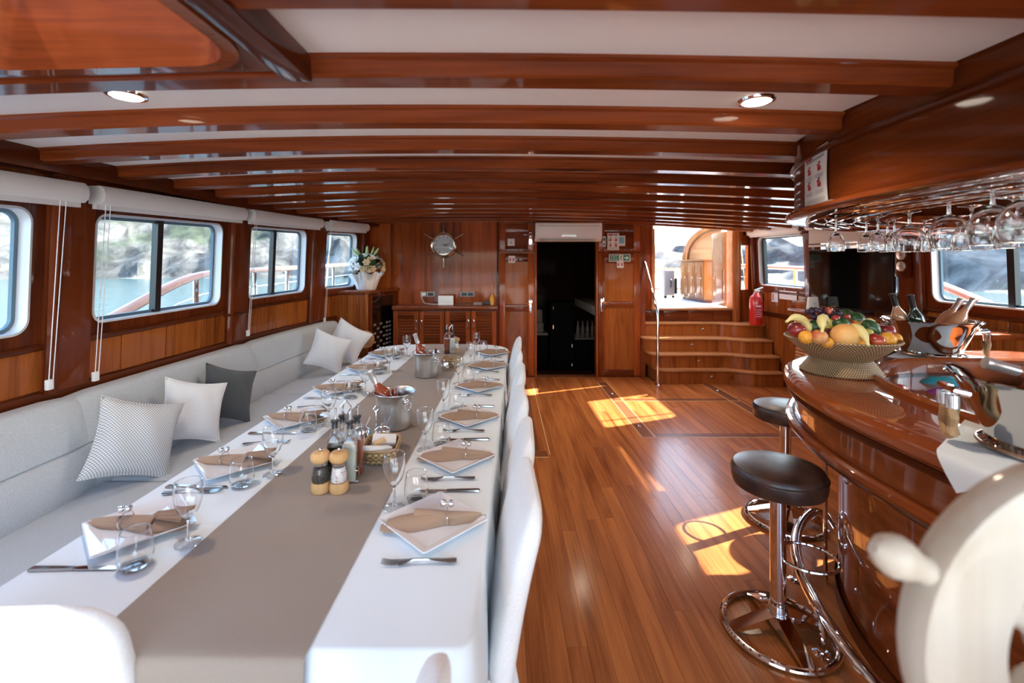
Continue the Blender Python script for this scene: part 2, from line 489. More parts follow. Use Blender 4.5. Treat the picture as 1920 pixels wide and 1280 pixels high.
# ------------------------------------------------------------------ the water and the shore
def build_outdoors():
    m, n, l, b = new_mat('sea_water')
    geo = n.new('ShaderNodeNewGeometry')
    ns = n.new('ShaderNodeTexNoise'); ns.inputs['Scale'].default_value = 0.9; ns.inputs['Detail'].default_value = 4
    mp = n.new('ShaderNodeMapping'); mp.inputs['Scale'].default_value = (1, 1.6, 1); l.new(geo.outputs['Position'], mp.inputs[0]); l.new(mp.outputs[0], ns.inputs['Vector'])
    bp = n.new('ShaderNodeBump'); bp.inputs['Strength'].default_value = 0.35; bp.inputs['Distance'].default_value = 0.25
    l.new(ns.outputs[0], bp.inputs['Height']); l.new(bp.outputs[0], b.inputs['Normal'])
    b.inputs['Base Color'].default_value = (0.024, 0.052, 0.056, 1)
    b.inputs['Roughness'].default_value = 0.18
    mb = MB(); mb.add([(-320, -160, -1), (320, -160, -1), (320, 320, -1), (-320, 320, -1)], [(0, 1, 2, 3)])
    struct('sea', mb, 'sea_water')['label'] = 'pale turquoise sea around the boat'

    m, n, l, b = new_mat('shore_rock')
    geo = n.new('ShaderNodeNewGeometry')
    n1 = n.new('ShaderNodeTexNoise'); n1.inputs['Scale'].default_value = 0.16; n1.inputs['Detail'].default_value = 9; n1.inputs['Roughness'].default_value = 0.68
    n1.inputs['Distortion'].default_value = 1.2
    l.new(geo.outputs['Position'], n1.inputs['Vector'])
    rk = n.new('ShaderNodeValToRGB')
    for p, c in ((0.38, (0.016, 0.015, 0.015)), (0.5, (0.062, 0.058, 0.053)), (0.62, (0.14, 0.13, 0.118))):
        e = rk.color_ramp.elements.new(p); e.color = (*c, 1)
    rk.color_ramp.elements.remove(rk.color_ramp.elements[0])
    rk.color_ramp.elements.remove(rk.color_ramp.elements[-1])
    l.new(n1.outputs[0], rk.inputs[0])
    n2 = n.new('ShaderNodeTexNoise'); n2.inputs['Scale'].default_value = 0.55; n2.inputs['Detail'].default_value = 6
    l.new(geo.outputs['Position'], n2.inputs['Vector'])
    gr = n.new('ShaderNodeValToRGB')
    gr.color_ramp.elements[0].position = 0.4; gr.color_ramp.elements[0].color = (0.012, 0.018, 0.010, 1)
    gr.color_ramp.elements[1].position = 0.62; gr.color_ramp.elements[1].color = (0.04, 0.05, 0.028, 1)
    l.new(n2.outputs[0], gr.inputs[0])
    sep = n.new('ShaderNodeSeparateXYZ'); l.new(geo.outputs['Position'], sep.inputs[0])
    n3 = n.new('ShaderNodeTexNoise'); n3.inputs['Scale'].default_value = 0.07; n3.inputs['Detail'].default_value = 7
    l.new(geo.outputs['Position'], n3.inputs['Vector'])
    hh = n.new('ShaderNodeMath'); hh.operation = 'MULTIPLY_ADD'; l.new(sep.outputs[2], hh.inputs[0]); hh.inputs[1].default_value = 0.011; l.new(n3.outputs[0], hh.inputs[2])
    mr = n.new('ShaderNodeMapRange'); mr.inputs[1].default_value = 0.64; mr.inputs[2].default_value = 0.74; l.new(hh.outputs[0], mr.inputs[0])
    mix = n.new('ShaderNodeMix'); mix.data_type = 'RGBA'
    l.new(mr.outputs[0], mix.inputs[0]); l.new(rk.outputs[0], mix.inputs[6]); l.new(gr.outputs[0], mix.inputs[7])
    l.new(mix.outputs[2], b.inputs['Base Color'])
    b.inputs['Roughness'].default_value = 0.95
    r0t = [(-95, 190), (-75, 160), (-41, 131), (-20, 113), (10, 108), (30, 88), (47, 70), (75, 62), (100, 80)]
    NA, NR = 220, 46
    def pt(i, j):
        a = i / NA * 190 - 95
        d = (j / NR) ** 1.4 * 110 - 3
        r = interp(r0t, a) + d
        x, y = r * math.sin(math.radians(a)), r * math.cos(math.radians(a))
        hgt = interp([(-3, -1.5), (0, -0.8), (5, 4.5), (14, 11), (40, 25), (110, 46)], d)
        hgt = -1 + (hgt + 1) * interp([(-12, 1.0), (8, 0.45), (16, 0.20), (34, 0.22), (42, 0.8), (50, 1.0)], a) if d > 0 else hgt
        q = Vector((x, y, 0))
        w = min(1, max(0, (d + 1) / 8))
        hgt += w * (noise.fractal(q * 0.09, 1.0, 2.1, 5) * 3.4 + noise.fractal(q * 0.02, 1.0, 2.0, 3) * 6)
        k = noise.fractal(q * 0.11 + Vector((9, 3, 1)), 1.0, 2.0, 4) * 3.0
        return (x + k * math.sin(math.radians(a)), y + k * math.cos(math.radians(a)), hgt)
    mb = MB(); mb.sheet(lambda u, v: pt(u * NA, v * NR), NA, NR)
    struct('hillside', mb, 'shore_rock')['label'] = 'pale rocky shore with scrub rising behind the sea'

build_outdoors()

# ------------------------------------------------------------------ the shape of the saloon
YB = 6.42                              # back wall
def xl(u): return -2.25 + (0.063 * (u - 4) ** 2 if u > 4 else 0.0)
XR = 3.6
def wallpt(side, u, v, off):
    if side == 'L':
        return Vector((xl(u) + 0.04 * (v - 1.24) + off, u, v))
    return Vector((XR - 0.04 * (v - 1.24) - off, u, v))
def zsill(u): return 1.236 + 0.015 * (u - 2.5)
def ztop(u, side='L'): return 1.845 + 0.040 * (u - 2.5) if side == 'L' else 1.900 + 0.016 * (u - 2.5)
def camber(x): return -(0.0175 if x < -0.34 else 0.0105) * (x + 0.34) ** 2
def zbeam(x, y): return 2.04 + 0.0225 * y + camber(x)
def zpanel(x, y): return zbeam(x, y) + 0.06

# bar outline: straight side, elliptical far corner
def bar_path(a, b, y0=0.25, x1=3.2, cx=2.2, cy=1.5, n=26, corner=0.3, near=0.15):
    pts = []
    for k in range(7):
        pts.append((cx - a, lerp(y0 + near, cy, k / 7)))
    for k in range(n + 1):
        t = k / n * PI / 2
        pts.append((cx - a * math.cos(t), cy + b * math.sin(t)))
    yf = cy + b
    pts.append((x1 - corner, yf))
    for k in range(1, 7):
        t = k / 6 * PI / 2
        pts.append((x1 - corner + corner * math.sin(t), yf - corner + corner * math.cos(t)))
    for k in range(1, 7):
        t = k / 6 * PI / 2
        pts.append((x1 - near + near * math.cos(t), y0 + near - near * math.sin(t)))
    for k in range(0, 6):
        t = k / 6 * PI / 2
        pts.append((cx - a + near - near * math.sin(t), y0 + near - near * math.cos(t)))
    return pts
def bar_x(y, a=1.0, b=1.25):
    """outer x of the bar at distance y"""
    if y <= 1.5: return 2.2 - a
    s = min(1, (y - 1.5) / b)
    return 2.2 - a * math.sqrt(max(0, 1 - s * s))

# ------------------------------------------------------------------ floor
def build_floor():
    mb = MB(); mb.bx(-2.6, 4.2, -1.6, 6.6, -0.10, -0.012)
    fl = struct('floor', mb, 'floor_dark')
    fl['label'] = 'varnished wood saloon floor laid in long planks'
    me = MB().box((0, 0, 0), (1, 1, 1)).mesh('plank', 'floor_wood', smooth=False)
    W = 0.0845
    rnd = random.Random(3)
    x = -0.42
    while x < 3.58:
        y = -0.5 - rnd.random() * 1.4
        yend = 6.40 if x < 2.0 else 6.16
        while y < yend:
            L = rnd.uniform(1.5, 2.7)
            y2 = min(y + L, yend)
            if y2 - y < 0.5 and y2 < yend: y2 = yend
            put('plank', me, fl, (x + W / 2, (y + y2) / 2, -0.006), scale=(W - 0.0012, (y2 - y) - 0.0012, 0.012))
            y = y2
        x += W
    # lift-out hatches: darker boards, pale inlay, flush rings
    dk = MB().box((0, 0, 0), (1, 1, 1)).mesh('hatch_board', 'floor_dark', smooth=False)
    il = MB().box((0, 0, 0), (1, 1, 1)).mesh('inlay_strip', 'inlay', smooth=False)
    ring = MB()
    ring.box((0, 0, 0.001), (0.06, 0.045, 0.002))
    ring.tube([(0.014 * math.cos(t * PI / 6), 0.014 * math.sin(t * PI / 6), 0.004) for t in range(12)], 0.003, 5, loop=True)
    rme = ring.mesh('flush_ring', 'chrome')
    def board(xa, xb, ya, yb):
        put('hatch_board', dk, fl, ((xa + xb) / 2, (ya + yb) / 2, -0.0035), scale=(xb - xa, yb - ya, 0.010))
    def strip(xa, xb, ya, yb):
        put('inlay_strip', il, fl, ((xa + xb) / 2, (ya + yb) / 2, -0.003), scale=(max(xb - xa, 0.007), max(yb - ya, 0.007), 0.0105))
    for ya, yb in ((4.14, 5.24), (5.26, 6.1)):
        for xa in (1.26, 2.62):
            board(xa, xa + 0.11, ya, yb)
            strip(xa - 0.008, xa - 0.001, ya, yb)
            strip(xa + 0.111, xa + 0.118, ya, yb)
        board(1.40, 2.60, ya, ya + 0.09)
        strip(1.26, 2.73, ya - 0.008, ya - 0.001)
    for x, y in ((1.315, 4.42), (1.315, 5.55), (2.675, 4.55), (2.675, 5.7)):
        put('flush_ring', rme, fl, (x, y, 0.0015))
    board(0.16, 0.30, 3.84, 6.0); board(0.20, 0.36, 3.72, 3.83)
    strip(0.375, 0.383, 3.76, 6.05); strip(0.12, 0.36, 3.70, 3.708)
    put('flush_ring', rme, fl, (0.23, 5.4, 0.0015))
build_floor()

# ------------------------------------------------------------------ side walls with windows
def slab(mb, side, u0, u1, v0, v1, o0, o1, nu=1):
    f0 = v0 if callable(v0) else (lambda u: v0)
    f1 = v1 if callable(v1) else (lambda u: v1)
    rings = []
    for i in range(nu + 1):
        u = lerp(u0, u1, i / nu)
        rings.append([wallpt(side, u, f0(u), o0), wallpt(side, u, f1(u), o0), wallpt(side, u, f1(u), o1), wallpt(side, u, f0(u), o1)])
    mb.loft(rings)
    return mb

def rrect(u0, u1, v0, v1, r, m=6):
    """rounded rectangle and the matching points on an outer rectangle corner"""
    pts = []
    for (cu, cv, a0) in ((u0 + r, v0 + r, PI), (u1 - r, v0 + r, 1.5 * PI), (u1 - r, v1 - r, 0), (u0 + r, v1 - r, 0.5 * PI)):
        for k in range(m + 1):
            t = a0 + k / m * PI / 2
            pts.append((cu + r * math.cos(t), cv + r * math.sin(t)))
    return pts
def outer_pts(u0, u1, v0, v1, r, U0, U1, V0, V1, m=6):
    out = []
    corners = [((U0, v0 + r), (U0, V0), (u0 + r, V0)), ((u1 - r, V0), (U1, V0), (U1, v0 + r)),
               ((U1, v1 - r), (U1, V1), (u1 - r, V1)), ((u0 + r, V1), (U0, V1), (U0, v1 - r))]
    for a, c, b in corners:
        for k in range(m + 1):
            s = k / m
            p, q, t = (a, c, 2 * s) if s < 0.5 else (c, b, 2 * s - 1)
            out.append((lerp(p[0], q[0], t), lerp(p[1], q[1], t)))
    return out

H = 0.62
def vmap(u, v, side):
    return zsill(u) + v / H * (ztop(u, side) - zsill(u))

def window(idx, side, u0, u1, mull=None, label=''):
    w = bpy.data.objects.new('window_%d' % idx, None); COL.objects.link(w)
    w['kind'] = 'structure'; w['label'] = label
    r = 0.075
    def ring(pts, off):
        return [wallpt(side, u, vmap(u, v, side), off) for u, v in pts]
    p0 = rrect(u0, u1, 0, H, r)
    p1 = rrect(u0 + 0.012, u1 - 0.012, 0.012, H - 0.012, r - 0.01)
    p2 = rrect(u0 + 0.03, u1 - 0.03, 0.03, H - 0.03, r - 0.025)
    mb = MB(); mb.loft([ring(p0, 0.006), ring(p1, 0.008), ring(p1, -0.06), ring(p0, -0.06)], loop=True)
    mb.build('window_frame', 'white_metal', w)
    mb = MB(); mb.loft([ring(p1, -0.05), ring(p2, -0.05), ring(p2, -0.068), ring(p1, -0.068)], loop=True)
    mb.build('gasket', 'gasket_blue', w)
    mb = MB(); mb.loft([ring(p1, -0.058), ring(p1, -0.062)])
    mb.build('pane', 'window_glass', w)
    if mull:
        mb = MB()
        mb.loft([[wallpt(side, mull + d, vmap(mull, t, side), -0.07) for d, t in ((-0.024, 0), (0.024, 0))] + [wallpt(side, mull + d, vmap(mull, t, side), -0.03) for d, t in ((0.024, 0), (-0.024, 0))],
                 [wallpt(side, mull + d, vmap(mull, t, side), -0.07) for d, t in ((-0.024, H), (0.024, H))] + [wallpt(side, mull + d, vmap(mull, t, side), -0.03) for d, t in ((0.024, H), (-0.024, H))]])
        mb.build('mullion', 'black', w)
    return w

def side_wall(side, name, bays, uend, label):
    mb = MB()
    slab(mb, side, -1.6, uend, -0.1, lambda u: zsill(u) - 0.07, 0.0, -0.07, 24)
    slab(mb, side, -1.6, uend, lambda u: ztop(u, side) + 0.05, 2.4, 0.0, -0.07, 24)
    slab(mb, side, -1.6, bays[0][0], lambda u: zsill(u) - 0.07, lambda u: ztop(u, side) + 0.05, 0.0, -0.07, 4)
    if bays[-1][1] < uend:
        slab(mb, side, bays[-1][1], uend, lambda u: zsill(u) - 0.07, lambda u: ztop(u, side) + 0.05, 0.0, -0.07, 4)
    w = struct(name, mb, 'mahogany_z')
    w['label'] = label
    for ua, ub, a, c in bays:
        mb = MB()
        inner = rrect(a, c, 0, H, 0.075)
        e = 0.07 / (ztop(3) - zsill(3)) * H
        outer = outer_pts(a, c, 0, H, 0.075, ua, ub, -e, H + e * 0.75)
        P = lambda pts, off: [wallpt(side, u, vmap(u, v, side), off) for u, v in pts]
        mb.loft([P(inner, 0.004), P(outer, 0.004), P(outer, -0.07), P(inner, -0.07)], loop=True)
        mb.build('window_surround', 'mahogany_dark_z', w, bevel=0.0)
        nb = max(2, round((ub - ua) / 0.34))
        for k in range(nb):
            s0 = lerp(ua + 0.05, ub - 0.05, k / nb) + 0.004
            s1 = lerp(ua + 0.05, ub - 0.05, (k + 1) / nb) - 0.004
            mb = MB(); slab(mb, side, s0, s1, 0.945 if side == 'L' else 0.3, lambda u: zsill(u) - 0.085, 0.010, -0.004)
            mb.build('wall_board', 'panel_wood', w, bevel=0.004, seg=1)
        mb = MB(); slab(mb, side, ua, ub, lambda u: zsill(u) - 0.085, lambda u: zsill(u) - 0.055, 0.022, 0.0, 3)
        mb.build('sill_moulding', 'mahogany_dark', w, bevel=0.006)
    mb = MB(); slab(mb, side, -1.6, uend, 0.88, 0.94, 0.024, 0.0, 24)
    mb.build('chair_rail', 'mahogany_dark', w)
    # posts between the windows
    for k, (ua, ub, a, c) in enumerate(bays):
        nxt = bays[k + 1][2] if k + 1 < len(bays) else None
        lo, hi = c + 0.06, (nxt - 0.03 if nxt else ub)
        if hi - lo > 0.02:
            mb = MB(); slab(mb, side, lo, hi, 0.93, 2.2, 0.034, 0.0)
            mb.build('post_board', 'mahogany_dark_z', w, bevel=0.006)
            mb = MB()
            q = (lo + 0.02)
            mb.tube([wallpt(side, q, 0.93, 0.036), wallpt(side, q, 2.2, 0.036)], 0.026, 10)
            mb.build('post_bead', 'mahogany_dark_z', w)
            mb = MB(); slab(mb, side, lo - 0.02, hi + 0.01, 1.15, 1.172, 0.055, 0.0)
            if k == 1 or side == 'R':
                mb.build('post_band', 'mahogany_dark', w, bevel=0.006)
    return w

LB = [(0.75, 2.27, 0.95, 2.15), (2.27, 3.79, 2.476, 3.60), (3.79, 5.15, 3.98, 4.98), (5.15, 6.30, 5.37, 6.05)]
side_wall('L', 'wall_left', LB, 6.42, 'varnished mahogany side wall behind the settee with board panels')
window(1, 'L', 0.95, 2.15, 1.5, 'rounded window in white frame above the near end of the settee')
window(2, 'L', 2.476, 3.60, 2.995, 'wide rounded window above the cushions with black centre bar')
window(3, 'L', 3.98, 4.98, 4.46, 'rounded window over the far settee section with black bar')
window(4, 'L', 5.37, 6.05, None, 'small rounded window behind the flower pot')
RB = [(0.7, 2.5, 0.95, 2.30), (2.5, 3.98, 2.66, 3.82), (3.98, 5.28, 4.14, 5.14), (5.28, 6.55, 5.42, 6.40)]
side_wall('R', 'wall_right', RB, 6.62, 'varnished mahogany side wall behind the bar with board panels')
window(5, 'R', 0.95, 2.30, 1.6, 'rounded window behind the near end of the bar')
window(6, 'R', 2.66, 3.82, 3.25, 'wide rounded window behind the hanging glasses with black bar')
window(7, 'R', 4.14, 5.14, None, 'rounded window mostly hidden behind the television')
window(8, 'R', 5.42, 6.40, 6.34, 'rounded window beside the stairs above the fire extinguisher')

# ------------------------------------------------------------------ ceiling
BEAM_Y = [1.24 + 0.42 * i for i in range(13)]
WELL = (-1.40, -0.62, 0.18, 1.19)          # skylight well x0, x1, y0, y1
def xend(y):
    return bar_x(y, 0.985, 1.235) if y < 2.72 else XR + 0.02
def cstrip(mb, x0, x1, y0, y1, zfn, th, n=20):
    rings = []
    for i in range(n + 1):
        t = i / n
        xa = lerp(x0(y0) if callable(x0) else x0, x1(y0) if callable(x1) else x1, t)
        xb = lerp(x0(y1) if callable(x0) else x0, x1(y1) if callable(x1) else x1, t)
        rings.append([(xa, y0, zfn(xa, y0)), (xb, y1, zfn(xb, y1)), (xb, y1, zfn(xb, y1) + th), (xa, y0, zfn(xa, y0) + th)])
    mb.loft(rings)
def build_ceiling():
    mb = MB()
    zf = lambda x, y: zpanel(x, y) + 0.03
    X0, X1 = -2.35, 3.8
    cstrip(mb, X0, X1, -1.6, WELL[2] - 0.06, zf, 0.05)
    cstrip(mb, X0, WELL[0] - 0.06, WELL[2] - 0.06, WELL[3] + 0.06, zf, 0.05)
    cstrip(mb, WELL[1] + 0.06, X1, WELL[2] - 0.06, WELL[3] + 0.06, zf, 0.05)
    cstrip(mb, X0, X1, WELL[3] + 0.06, 6.70, zf, 0.05)
    c = struct('ceiling', mb, 'ceiling_white')
    c['label'] = 'cambered white ceiling between close mahogany beams'
    ys = [-1.6, -1.2, -0.78, -0.36, 0.06, 0.48, 0.82] + BEAM_Y
    # white panels between the beams
    for ya, yb in zip(ys, ys[1:] + [6.62]):
        mb = MB()
        if yb <= 1.25 and yb > WELL[2]:
            cstrip(mb, lambda y: xl(y) - 0.02, WELL[0] - 0.02, ya, yb, zpanel, 0.012, 8)
            mb.build('ceiling_panel', 'ceiling_white', c)
            mb = MB()
            cstrip(mb, WELL[1] + 0.04, xend, ya, yb, zpanel, 0.012, 16)
        else:
            cstrip(mb, lambda y: xl(y) - 0.02, xend, ya, yb, zpanel, 0.012, 24)
        mb.build('ceiling_panel', 'ceiling_white', c)
    # beams
    prof = [(0.0, 0.007), (0.007, 0.0), (0.078, 0.0), (0.085, 0.007), (0.085, 0.06), (-0.014, 0.06), (-0.014, 0.050), (-0.002, 0.044)]
    for y in ys:
        xa = xl(y) - 0.01
        if WELL[2] < y < 1.2: xa = WELL[1] + 0.05
        xb = min(xend(y), xend(y + 0.08)) + 0.01
        n = 26
        rings = []
        for i in range(n + 1):
            x = lerp(xa, xb, i / n)
            rings.append([(x, y + dy, zbeam(x, y) + dz) for dy, dz in prof])
        mb = MB(); mb.loft(rings)
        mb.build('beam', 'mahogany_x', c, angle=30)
    # skylight well: coaming boards with rounded corners, and its glass
    x0, x1, y0, y1 = WELL
    def wz(x, y): return zbeam(x, y) - 0.004
    out = rrect(x0, x1, y0, y1, 0.17, 8)
    inn = rrect(x0 + 0.035, x1 - 0.035, y0 + 0.035, y1 - 0.035, 0.14, 8)
    mb = MB()
    mb.loft([[(x, y, wz(x, y)) for x, y in out], [(x, y, wz(x, y)) for x, y in inn],
             [(x, y, 2.62) for x, y in inn], [(x, y, 2.62) for x, y in out]], loop=True)
    mb.build('skylight_coaming', 'coaming_wood', c, angle=50, label='glossy mahogany coaming of the skylight')
    mb = MB()
    o2 = rrect(x0 - 0.05, x1 + 0.02, y0 - 0.05, y1 + 0.02, 0.02, 8)
    mb.loft([[(x, y, wz(x, y) + 0.008) for x, y in out], [(x, y, wz(x, y) + 0.008) for x, y in o2],
             [(x, y, wz(x, y) + 0.06) for x, y in o2], [(x, y, wz(x, y) + 0.06) for x, y in out]], loop=True)
    mb.build('skylight_trim', 'mahogany_dark', c)
    mb = MB(); mb.loft([[(x, y, 2.60) for x, y in inn], [(x, y, 2.606) for x, y in inn]])
    mb.build('skylight_pane', 'window_glass', c)
    # fore-and-aft carlin beside the well, with cleats
    mb = MB()
    for k in range(7):
        pass
    rings = []
    for k in range(9):
        y = lerp(-0.4, 1.25, k / 8)
        z = zbeam(-0.56, y)
        rings.append([(-0.60, y, z - 0.012), (-0.525, y, z - 0.012), (-0.525, y, z + 0.06), (-0.60, y, z + 0.06)])
    mb.loft(rings)
    mb.build('carlin', 'mahogany_dark', c, bevel=0.008)
    # wall plates where the beams meet the sides
    for side, uend in (('L', 6.42), ('R', 6.6)):
        rings = []
        for k in range(25):
            u = lerp(0.4 if side == 'L' else 2.8, uend, k / 24)
            p = wallpt(side, u, 2.0, 0)
            z = zbeam(p.x, u)
            s = 1 if side == 'L' else -1
            rings.append([(p.x - 0.01 * s, u, z - 0.03), (p.x + 0.10 * s, u, z - 0.03), (p.x + 0.10 * s, u, z + 0.07), (p.x - 0.01 * s, u, z + 0.07)])
        mb = MB(); mb.loft(rings)
        mb.build('wall_plate', 'mahogany_dark', c, bevel=0.006)
    return c
ceiling = build_ceiling()

def downlight(x, y, first, i):
    z = zpanel(x, y)
    t = thing('ceiling_downlight', first, 'downlight', (x, y, z), 0, 'recessed ceiling downlights')
    MB().lathe([(0.042, -0.002), (0.060, -0.002), (0.058, -0.008), (0.046, -0.010)], 28, cap=False).build('trim_ring', 'chrome', t)
    MB().lathe([(0.0455, -0.003), (0.0455, -0.006)], 28).build('lens', 'lamp_glow', t)
    ld = bpy.data.lights.new('downlight_lamp', 'SPOT')
    ld.energy = 13; ld.color = (1.0, 0.82, 0.62); ld.spot_size = 2.4; ld.spot_blend = 0.6; ld.shadow_soft_size = 0.05
    lo = bpy.data.objects.new('downlight_lamp', ld); COL.objects.link(lo)
    lo.parent = t; lo.location = (0, 0, -0.03)
k = 0
for x, y, lb in ((-1.245, 1.50, 'lit round downlight over the settee just beyond the skylight'),
                 (0.86, 1.55, 'lit round downlight beside the bar canopy poster'),
                 (-1.2, 3.20, 'round downlight between beams over the middle of the table'),
                 (0.9, 3.20, 'round downlight between beams over the middle of the floor'),
                 (-1.1, 5.30, 'round downlight between beams near the wheel clock'),
                 (0.9, 5.30, 'round downlight between beams before the dark doorway'),
                 (2.4, 4.46, 'round downlight between beams near the television'),
                 (2.3, 5.72, 'round downlight between beams before the stairs')):
    downlight(x, y, lb, k); k += 1

# ------------------------------------------------------------------ back wall, doors, stairs
def build_back():
    T = 2.35
    mb = MB()
    mb.bx(-2.1, -0.085, YB, YB + 0.08, -0.1, T)
    mb.bx(-0.085, 0.45, YB + 0.02, YB + 0.10, -0.1, T)
    mb.bx(0.45, 1.31, YB + 0.02, YB + 0.10, 1.97, T)
    mb.bx(1.31, 1.93, YB + 0.02, YB + 0.10, -0.1, T)
    mb.bx(1.93, 2.00, YB + 0.02, YB + 0.26, -0.1, T)
    mb.bx(2.00, 2.165, YB + 0.18, YB + 0.26, -0.1, T)
    mb.bx(2.165, 3.30, YB + 0.18, YB + 0.26, -0.1, 0.94)
    mb.bx(3.30, 3.44, YB + 0.18, YB + 0.26, -0.1, T)
    mb.bx(3.44, 3.54, YB + 0.18, YB + 0.26, -0.1, 1.22)
    mb.bx(3.44, 3.54, YB + 0.18, YB + 0.26, 1.86, T)
    mb.bx(3.54, 3.75, YB + 0.18, YB + 0.26, -0.1, T)
    w = struct('wall_back', mb, 'mahogany_z')
    w['label'] = 'mahogany end wall with doors, stairs and wheel clock'
    for a, b in ((-2.0, -1.60), (-1.595, -1.12), (-1.115, -0.60), (-0.595, -0.09)):
        MB().bx(a, b, YB - 0.012, YB + 0.004, 1.0, 2.2).build('wall_board', 'mahogany_z', w, bevel=0.002, seg=1)
    MB().bx(-0.10, -0.075, YB - 0.03, YB + 0.03, 0, 2.2).build('corner_bead', 'mahogany_dark_z', w, bevel=0.006)
    for a, b in ((0.435, 0.462), (1.298, 1.325)):
        MB().bx(a, b, YB - 0.02, YB + 0.1, 0, 1.98).build('door_jamb', 'mahogany_z', w, bevel=0.006)
    # post between hatchway and right wall, narrow glazed slot
    MB().tube([(3.345, YB + 0.14, 0.76), (3.345, YB + 0.14, 2.1)], 0.055, 14).build('corner_post', 'panel_wood', w)
    MB().bx(3.445, 3.535, YB + 0.20, YB + 0.206, 1.23, 1.85).build('slot_pane', 'window_glass', w)
    for x0, x1 in ((2.05, 2.3), (2.31, 2.66), (2.67, 3.02), (3.03, 3.28)):
        MB().bx(x0, x1, YB + 0.165, YB + 0.185, 0.775, 0.925).build('riser_block', 'mahogany_x', w, bevel=0.004)
    MB().bx(2.13, 3.33, YB + 0.12, YB + 0.30, 0.925, 0.955).build('hatchway_sill', 'stair_wood', w, bevel=0.006)
    for x0, x1 in ((2.13, 2.175), (3.285, 3.33)):
        MB().bx(x0, x1, YB + 0.13, YB + 0.30, 0.955, 2.1).build('hatchway_jamb', 'stair_wood', w, bevel=0.005)
    return w
build_back()

def panelled_door(idx, label, x0, x1, z0, z1, panels, y, handle=None, hinges=True):
    d = bpy.data.objects.new('door_%d' % idx, None); COL.objects.link(d)
    d['kind'] = 'structure'; d['label'] = label
    # stiles and rails around recessed panels
    xs = 0.085
    MB().bx(x0, x0 + xs, y, y + 0.03, z0, z1).build('stile', 'mahogany_z', d, bevel=0.004)
    MB().bx(x1 - xs, x1, y, y + 0.03, z0, z1).build('stile', 'mahogany_z', d, bevel=0.004)
    edges = [z0] + [e for p in panels for e in p] + [z1]
    for k in range(0, len(edges), 2):
        MB().bx(x0 + xs, x1 - xs, y, y + 0.03, edges[k], edges[k + 1]).build('rail', 'mahogany_x', d, bevel=0.004)
    for a, b in panels:
        MB().bx(x0 + xs - 0.01, x1 - xs + 0.01, y + 0.014, y + 0.026, a - 0.01, b + 0.01).build('door_panel', 'panel_wood' if b - a > 0.4 else 'mahogany_x', d)
    if handle:
        hx, hz, s = handle
        hb = MB(); hb.box((hx, y - 0.004, hz), (0.045, 0.008, 0.20))
        h = hb.build('handle_plate', 'chrome', d, bevel=0.003)
        MB().tube([(hx, y - 0.004, hz + 0.03), (hx, y - 0.05, hz + 0.03), (hx + s * 0.02, y - 0.055, hz + 0.032), (hx + s * 0.10, y - 0.055, hz + 0.036)], 0.009, 8).build('lever', 'chrome', h)
    return d
panelled_door(1, 'panelled mahogany closet door to the left of the dark doorway', -0.065, 0.425, 0.02, 1.74, [(0.10, 0.92), (1.02, 1.62)], YB - 0.012, (0.375, 1.0, -1))
panelled_door(2, 'small mahogany cupboard door above the left closet door', -0.065, 0.425, 1.765, 2.16, [(1.84, 2.04)], YB - 0.012, (0.375, 1.96, -1))
panelled_door(3, 'panelled mahogany closet door under the green exit sign', 1.335, 1.915, 0.02, 1.74, [(0.10, 0.98), (1.06, 1.60)], YB - 0.012, (1.385, 1.02, 1))
panelled_door(4, 'small mahogany cupboard door with papers above the exit sign', 1.335, 1.915, 1.765, 2.16, [(1.84, 2.04)], YB - 0.012, None)

